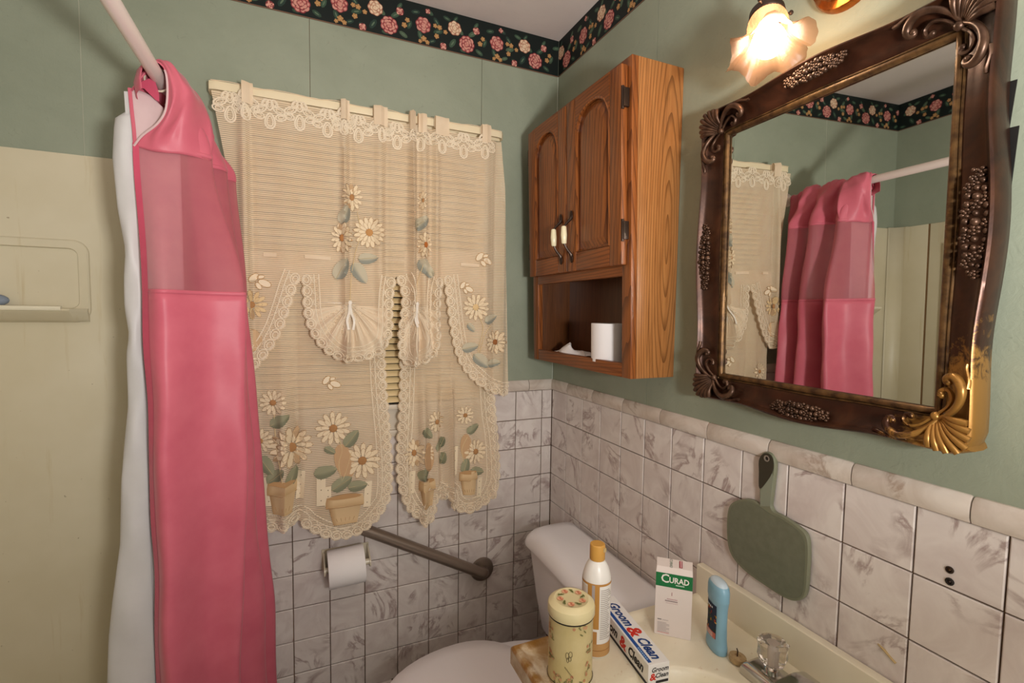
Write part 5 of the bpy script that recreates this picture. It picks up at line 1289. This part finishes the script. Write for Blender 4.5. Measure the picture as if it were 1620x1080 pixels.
for i in range(5):
    a = 2*PI*i/5+.4; c = V((tc.x+.0215*math.cos(a), tc.y+.0215*math.sin(a), zt_))
    dot3(c, V((1, 0, 0)), V((0, 1, 0)), .0064, (214, 148, 112), 9)
    for j in range(5): aa = 2*PI*j/5; dot3(c+V((.0036*math.cos(aa), .0036*math.sin(aa), .0001)), V((1, 0, 0)), V((0, 1, 0)), .0027, [(228, 170, 134), (206, 128, 96), (236, 188, 152)][j % 3], 6)
    dot3(c+V((0, 0, .0002)), V((1, 0, 0)), V((0, 1, 0)), .0018, (196, 112, 80), 6)
    a2 = a+PI/5
    for dr_ in (-.003, .0, .003):
        c2 = V((tc.x+(.0215+dr_)*math.cos(a2+dr_*25), tc.y+(.0215+dr_)*math.sin(a2+dr_*25), zt_)); an = a2+1.2+dr_*150
        dot3(c2, V((math.cos(an), math.sin(an), 0)), V((-math.sin(an), math.cos(an), 0)), .0042, (112, 118, 66), 6, .38)
mk('lid_wreath_print', p, M['print'], tn, smooth=0, recalc=False, kind='stuff')
p = MB(); fc_ = math.atan2(CAM.y-tc.y, CAM.x-tc.x)
def cyl(a, z, rr=TR+.0004): return V((tc.x+rr*math.cos(a), tc.y+rr*math.sin(a), VZ+z))
def sprig(a, z, n_, sd):
    r_ = random.Random(sd)
    for i in range(n_):
        aa, zz = a+r_.uniform(-.2, .2), z+r_.uniform(-.012, .012); c = cyl(aa, zz); ey = V((0, 0, 1)); ex = V((-math.sin(aa), math.cos(aa), 0)); k_ = r_.random()
        if k_ < .45: dot3(c, ex, ey, .0030, r_.choice([(186, 134, 98), (194, 150, 112)]), 7)
        else:
            an = r_.uniform(0, PI); dot3(c, ex*math.cos(an)+ey*math.sin(an), ey*math.cos(an)-ex*math.sin(an), .0042, r_.choice([(140, 132, 84), (124, 120, 78)]), 6, .35)
for a_, z_, n_, s_ in ((fc_-.05, .006, 16, 1), (fc_+.5, .004, 12, 2), (fc_-.6, .012, 14, 3), (fc_-.95, .055, 14, 4), (fc_-1.05, .095, 10, 5), (fc_+.55, .112, 8, 6), (fc_+1.0, .075, 9, 7), (fc_+.95, .035, 9, 8), (fc_+.05, .018, 8, 11), (fc_+.2, .118, 4, 12)): sprig(a_, z_, n_, s_)
for k_, az, aw, ah in ((-1, .066, .075, .006), (1, .066, .08, .0055), (-1, .058, .05, .0045), (1, .0575, .055, .004)):    # pencil-drawn butterfly
    p.tube([cyl(fc_-.05+k_*aw*(1+math.cos(t_))*.9, az+ah*math.sin(t_)+k_*.0015, TR+.0006) for t_ in [2*PI*q_/12 for q_ in range(12)]], .00035, 4, True, lin((96, 84, 62)))
for i in range(9): c = cyl(fc_-.2+i*.045, .040-i*.0022); p.tube([c, c+V((0, 0, .003))], .0004, 4, col=lin((80, 70, 52)))
mk('body_print', p, M['print'], tn, smooth=0, recalc=False, kind='stuff')
# lotion bottle
bc = V((-.351, -.846, VZ)); bo = thing('shampoo_bottle', bc, 'white and gold bottle with a gold cap beside the tin', 'bottle')
BR = .0285
mk('body', MB().lathe([(BR-.003, 0), (BR, .003), (BR, .150), (BR-.001, .158), (BR-.005, .172), (BR-.010, .182), (.0145, .187), (.0145, .190)], bc, (0, 0, 1), 72), M['botw'], bo)
mk('cap', MB().lathe([(.0145, .188), (.0152, .190), (.0152, .215), (.0147, .2185), (.0135, .2195), (.002, .2195)], bc, (0, 0, 1), 32), M['botcap'], bo)
mk('cap_notch', MB().box((bc.x+.004, bc.y-.0156, VZ+.207), (bc.x+.010, bc.y-.012, VZ+.215)), M['botgold'], bo)
ba = math.atan2(CAM.y-bc.y, CAM.x-bc.x)
def bwrap(a0, a1, z0, z1, rr, col, m_):
    k = max(8, int(72*(a1-a0)/(2*PI))); G = [[V((bc.x+rr*math.cos(lerp(a0, a1, i/k)), bc.y+rr*math.sin(lerp(a0, a1, i/k)), VZ+z)) for i in range(k+1)] for z in (z0, z1)]; m_.grid(G, lin(col))
p = MB(); E1 = BR+.0003
bwrap(ba-PI, ba+PI, .146, .1505, E1, (184, 134, 72), p); bwrap(ba-PI, ba+PI, .004, .030, E1, (190, 146, 92), p); bwrap(ba-PI, ba+PI, .016, .0172, E1+.0001, (150, 100, 50), p)
bwrap(ba-.62, ba+.22, .060, .147, E1, (184, 134, 68), p); bwrap(ba-.30, ba-.10, .092, .178-.03, E1+.0002, (170, 160, 156), p)
bwrap(ba-1.5, ba-.66, .092, .143, E1, (222, 212, 200), p); bwrap(ba-1.62, ba-1.5, .09, .14, E1, (60, 40, 30), p)
bwrap(ba-.25, ba+.10, .030, .055, E1, (180, 130, 72), p)
for i in range(26): 
    z_ = .040+i*.0039; r_ = random.Random(i); bwrap(ba+.30, ba+.30+r_.uniform(.55, .95), z_, z_+.0012, E1+.0002, (158, 146, 138), p)
mk('label_print', p, M['print'], bo, smooth=0, recalc=False, kind='stuff')
# hair cream carton
gz = .041; A3 = V((-.318, -.968, VZ)); Ln = V((-.268+.322, .0, 0))
e_l = (V((-.303, -.845, 0))-V((-.3185, -.968, 0))).normalized(); e_w = V((e_l.y, -e_l.x, 0)); GL, GWd = .212, .044
gc = thing('hair_cream_carton', A3+e_l*.09, 'white carton lettered in blue, black and red lying beside the basin', 'box')
A3 = V((-.318, -.968, VZ+.0003))
mk('carton', MB().obox(A3, e_l*GL, e_w*GWd, V((0, 0, gz))), M['cardw'], gc, bevel=.0008, smooth=0)
p = MB(); up = V((0, 0, 1)); tp_ = A3+up*(gz+.0003); BLU, RED, BLK = (28, 62, 124), (206, 52, 40), (34, 32, 34)
# top: lettering reads along the length, seen from the basin side
ux, uy = -e_l, e_w
def T3(o, s_, size, ux_, uy_, col, sh=.3, bd=.0, sx=1.0): text(p, s_, size, o, ux_, uy_, col, sh, bd, 'LEFT', sx)
o0 = tp_+e_l*GL
p.obox(o0+ux*.004+uy*.0035, ux*(GL-.010), uy*.0070, up*.0001, lin((34, 78, 150)))
T3(o0+ux*.022+uy*.0165, 'Groom', .029, ux, uy, BLU, .3, .0010, .92); T3(o0+ux*.140+uy*.0165, 'Clean', .029, ux, uy, BLU, .3, .0010, .88); T3(o0+ux*.107+uy*.0130, '&', .038, ux, uy, RED, .1, .0012, 1.15)
o1 = A3+e_l*GL-e_w*.0003; uz = V((0, 0, 1))
p.obox(o1+ux*.002+uz*.0005, ux*(GL-.004), uz*.0062, -e_w*.0001, lin((40, 40, 46)))
T3(o1+ux*.022+uz*.0145, 'Groom', .027, ux, uz, BLK, .3, .0010, .92); T3(o1+ux*.140+uz*.0145, 'Clean', .027, ux, uz, BLK, .3, .0010, .86); T3(o1+ux*.108+uz*.0110, '&', .034, ux, uz, RED, .1, .0012, 1.1)
for i in range(7): p.obox(o0+ux*(.165+i*.005)+uy*.0055, ux*.0032, uy*.0022, up*.0003, lin((150, 190, 226)))
o2 = A3-e_l*.0003; ue = e_w
T3(o2+ue*.006+uz*.026, 'Groom', .0125, ue, uz, BLK, .25, .0003, .95); T3(o2+ue*.014+uz*.0145, 'Clean', .0125, ue, uz, BLK, .25, .0003, .95); T3(o2+ue*.003+uz*.0115, '&', .018, ue, uz, RED, .1, .0006, 1.1)
p.obox(o2+ue*.016+uz*.004, ue*.026, uz*.005, -e_l*.0001, lin((40, 38, 40)))
mk('lettering', p, M['print'], gc, smooth=0, recalc=False, kind='stuff')
# bandage carton
k0, k1 = V((-.2075, -.853, VZ+.0003)), V((-.1535, -.902, VZ+.0003)); cw = (k1-k0).normalized(); KW = (k1-k0).length; cdp = V((-cw.y, cw.x, 0)); 
if cdp.x < 0: cdp = -cdp
KD, KH = .037, .136
bk = thing('bandage_carton', k0, 'tall white and green carton of medical tape near the backsplash', 'box')
b = MB(); fr_ = [k0, k1, k1+cdp*KD, k0+cdp*KD]; zt2 = V((0, 0, KH)); tl = V((0, 0, .0115))
b.rings([fr_, [q+zt2 for q in fr_], [fr_[0]+zt2+cdp*.010+tl*.7+cw*.001, fr_[1]+zt2+cdp*.010+tl*.7-cw*.001, fr_[2]+zt2+tl*1.15, fr_[3]+zt2+tl*1.15]])
mk('carton', b, M['card'], bk, smooth=0, bevel=.0006)
p = MB(); nf = -cdp; uz = V((0, 0, 1)); of = k0+nf*.0003
GRN = (30, 112, 62)
p.obox(of+uz*(KH-.030)+cw*.0002, cw*(KW-.0004), uz*.0292, nf*.0001, lin(GRN)); p.obox(k1+cw*.0002+uz*(KH-.030), cdp*KD*.98, uz*.0292, cw*.0001, lin(GRN))
text(p, 'C', .0255, of+cw*.010+uz*(KH-.0205)+nf*.0003, cw, uz, (238, 234, 226), 0, .0004, 'LEFT', .95)
text(p, 'URAD', .0170, of+cw*.0265+uz*(KH-.0195)+nf*.0003, cw, uz, (238, 234, 226), 0, .0004, 'LEFT', .86)
p.obox(of+cw*.040+uz*(KH-.0245)+nf*.0003, cw*.017, uz*.0022, nf*.0001, lin((190, 210, 190)))
text(p, '1', .011, of+cw*.033+uz*(KH-.0475)+nf*.0003, cw, uz, (150, 60, 80), 0, 0, 'CENTER')
rnd = random.Random(9)
def fine(x, z, w_, col, h_=.0009): p.obox(of+cw*x+uz*z+nf*.0001, cw*w_, uz*h_, nf*.0001, lin(col))
for i in range(7): fine(.024+i*.0030, KH-.0560, .0018, (170, 90, 110), .0014)
for i in range(9): fine(.020+i*.0028, KH-.0605, .0020, (120, 90, 96), .0020)
for i in range(8): fine(.022+i*.0030, KH-.0645, .0018, (190, 150, 156), .0010)
fine(.006, .033, .008, (110, 100, 104), .0016); fine(.016, .033, .012, (180, 168, 168), .0010)
for i in range(9): fine(.006, .027-i*.0027, .024 if i % 3 else .018, (176, 164, 164) if i < 8 else (196, 110, 110), .0009)
# top flap
t0 = fr_[0]+zt2+cdp*.010+tl*.7; tdir = (fr_[3]+zt2+tl*1.15-t0).normalized(); tn_ = cw.cross(tdir)
if tn_.z < 0: tn_ = -tn_
t0 = fr_[0]+zt2+tn_*.0012; td2 = (fr_[0]+zt2+cdp*.010+tl*.7-(fr_[0]+zt2)); 
base_t = fr_[0]+zt2+cdp*.010+tl*.7+tn_*.0006
text(p, 'CURAD', .0085, base_t+cw*.027+tdir*.026, -tdir, cw, (70, 104, 84), 0, 0, 'LEFT', .95)
p.obox(base_t+cw*.046+tdir*.002, cw*.0065, tdir*.022, tn_*.0002, lin((150, 44, 58)))
for i in range(5): p.obox(base_t+cw*.048+tdir*(.004+i*.004)+tn_*.0002, cw*.003, tdir*.0025, tn_*.0001, lin((226, 190, 190)))
mk('lettering', p, M['print'], bk, smooth=0, recalc=False, kind='stuff')
# deodorant stick
dq = V((-.120, -.938, VZ)); da = V((-.012, -.036, 0)).normalized(); db = V((-da.y, da.x, 0))
de = thing('deodorant_stick', dq, 'light blue deodorant stick with frosted dome standing by the backsplash', 'deodorant')
def oval3(rl, rw, z, n=28, sup=2.4):
    P = []
    for i in range(n):
        a = 2*PI*i/n; c, s_ = math.cos(a), math.sin(a); P.append(dq+da*rl*abs(c)**(2/sup)*(1 if c > 0 else -1)+db*rw*abs(s_)**(2/sup)*(1 if s_ > 0 else -1)+V((0, 0, z)))
    return P
mk('body', MB().rings([oval3(.027, .0145, .0005), oval3(.0285, .0155, .003), oval3(.0285, .0155, .014), oval3(.0275, .0150, .016), oval3(.0262, .0142, .03), oval3(.0250, .0135, .06), oval3(.0255, .0138, .09), oval3(.0275, .0150, .104), oval3(.0285, .0156, .108)]), M['blue'], de, smooth=40)
mk('cap', MB().rings([oval3(.0288, .0158, .1082), oval3(.0288, .0158, .126), oval3(.0270, .0148, .134), oval3(.0235, .0125, .138)]), M['blue'], de, smooth=40)
mk('dome', MB().rings([oval3(.0240, .0128, .1375), oval3(.0215, .0115, .141), oval3(.0150, .008, .1435), oval3(.004, .002, .144)]), M['clearcap'], de, smooth=60)
p = MB(); sd = -db if (-db).dot(V((CAM.x, CAM.y, 0))-V((dq.x, dq.y, 0))) > 0 else db
def lab(l0, l1, z0, z1, col, o_=.0005):
    k = 6; G = []
    for z in (z0, (z0+z1)/2, z1):
        w_ = lerp(.0142, .0135, min(1, abs(z-.03)/.03)) if z < .06 else lerp(.0135, .0150, (z-.06)/.044)
        rl = .0255; row = []
        for i in range(k+1):
            l = lerp(l0, l1, i/k); row.append(dq+da*l+sd*(w_*(1-(abs(l)/rl)**2.4)**(1/2.4)+o_)+V((0, 0, z)))
        G.append(row)
    p.grid(G, lin(col))
lab(-.019, .017, .030, .098, (30, 44, 66)); rnd = random.Random(21)
for i in range(26):
    l, z = rnd.uniform(-.018, .013), rnd.uniform(.042, .084); lab(l, l+rnd.uniform(.002, .005), z, z+rnd.uniform(.002, .006), rnd.choice([(206, 140, 40), (60, 84, 50), (150, 60, 40), (40, 60, 44), (220, 180, 90), (26, 30, 30)]), .0007+i*.00002)
lab(-.019, .017, .030, .042, (190, 110, 96), .0014)
for i in range(3): lab(-.016, .010, .032+i*.003, .0335+i*.003, (232, 214, 206), .0017)
for i in range(4): lab(-.014+i*.006, -.0105+i*.006, .088+.001*(i % 2), .0925, (236, 240, 244), .0012)
mk('label_print', p, M['print'], de, smooth=0, recalc=False, kind='stuff')
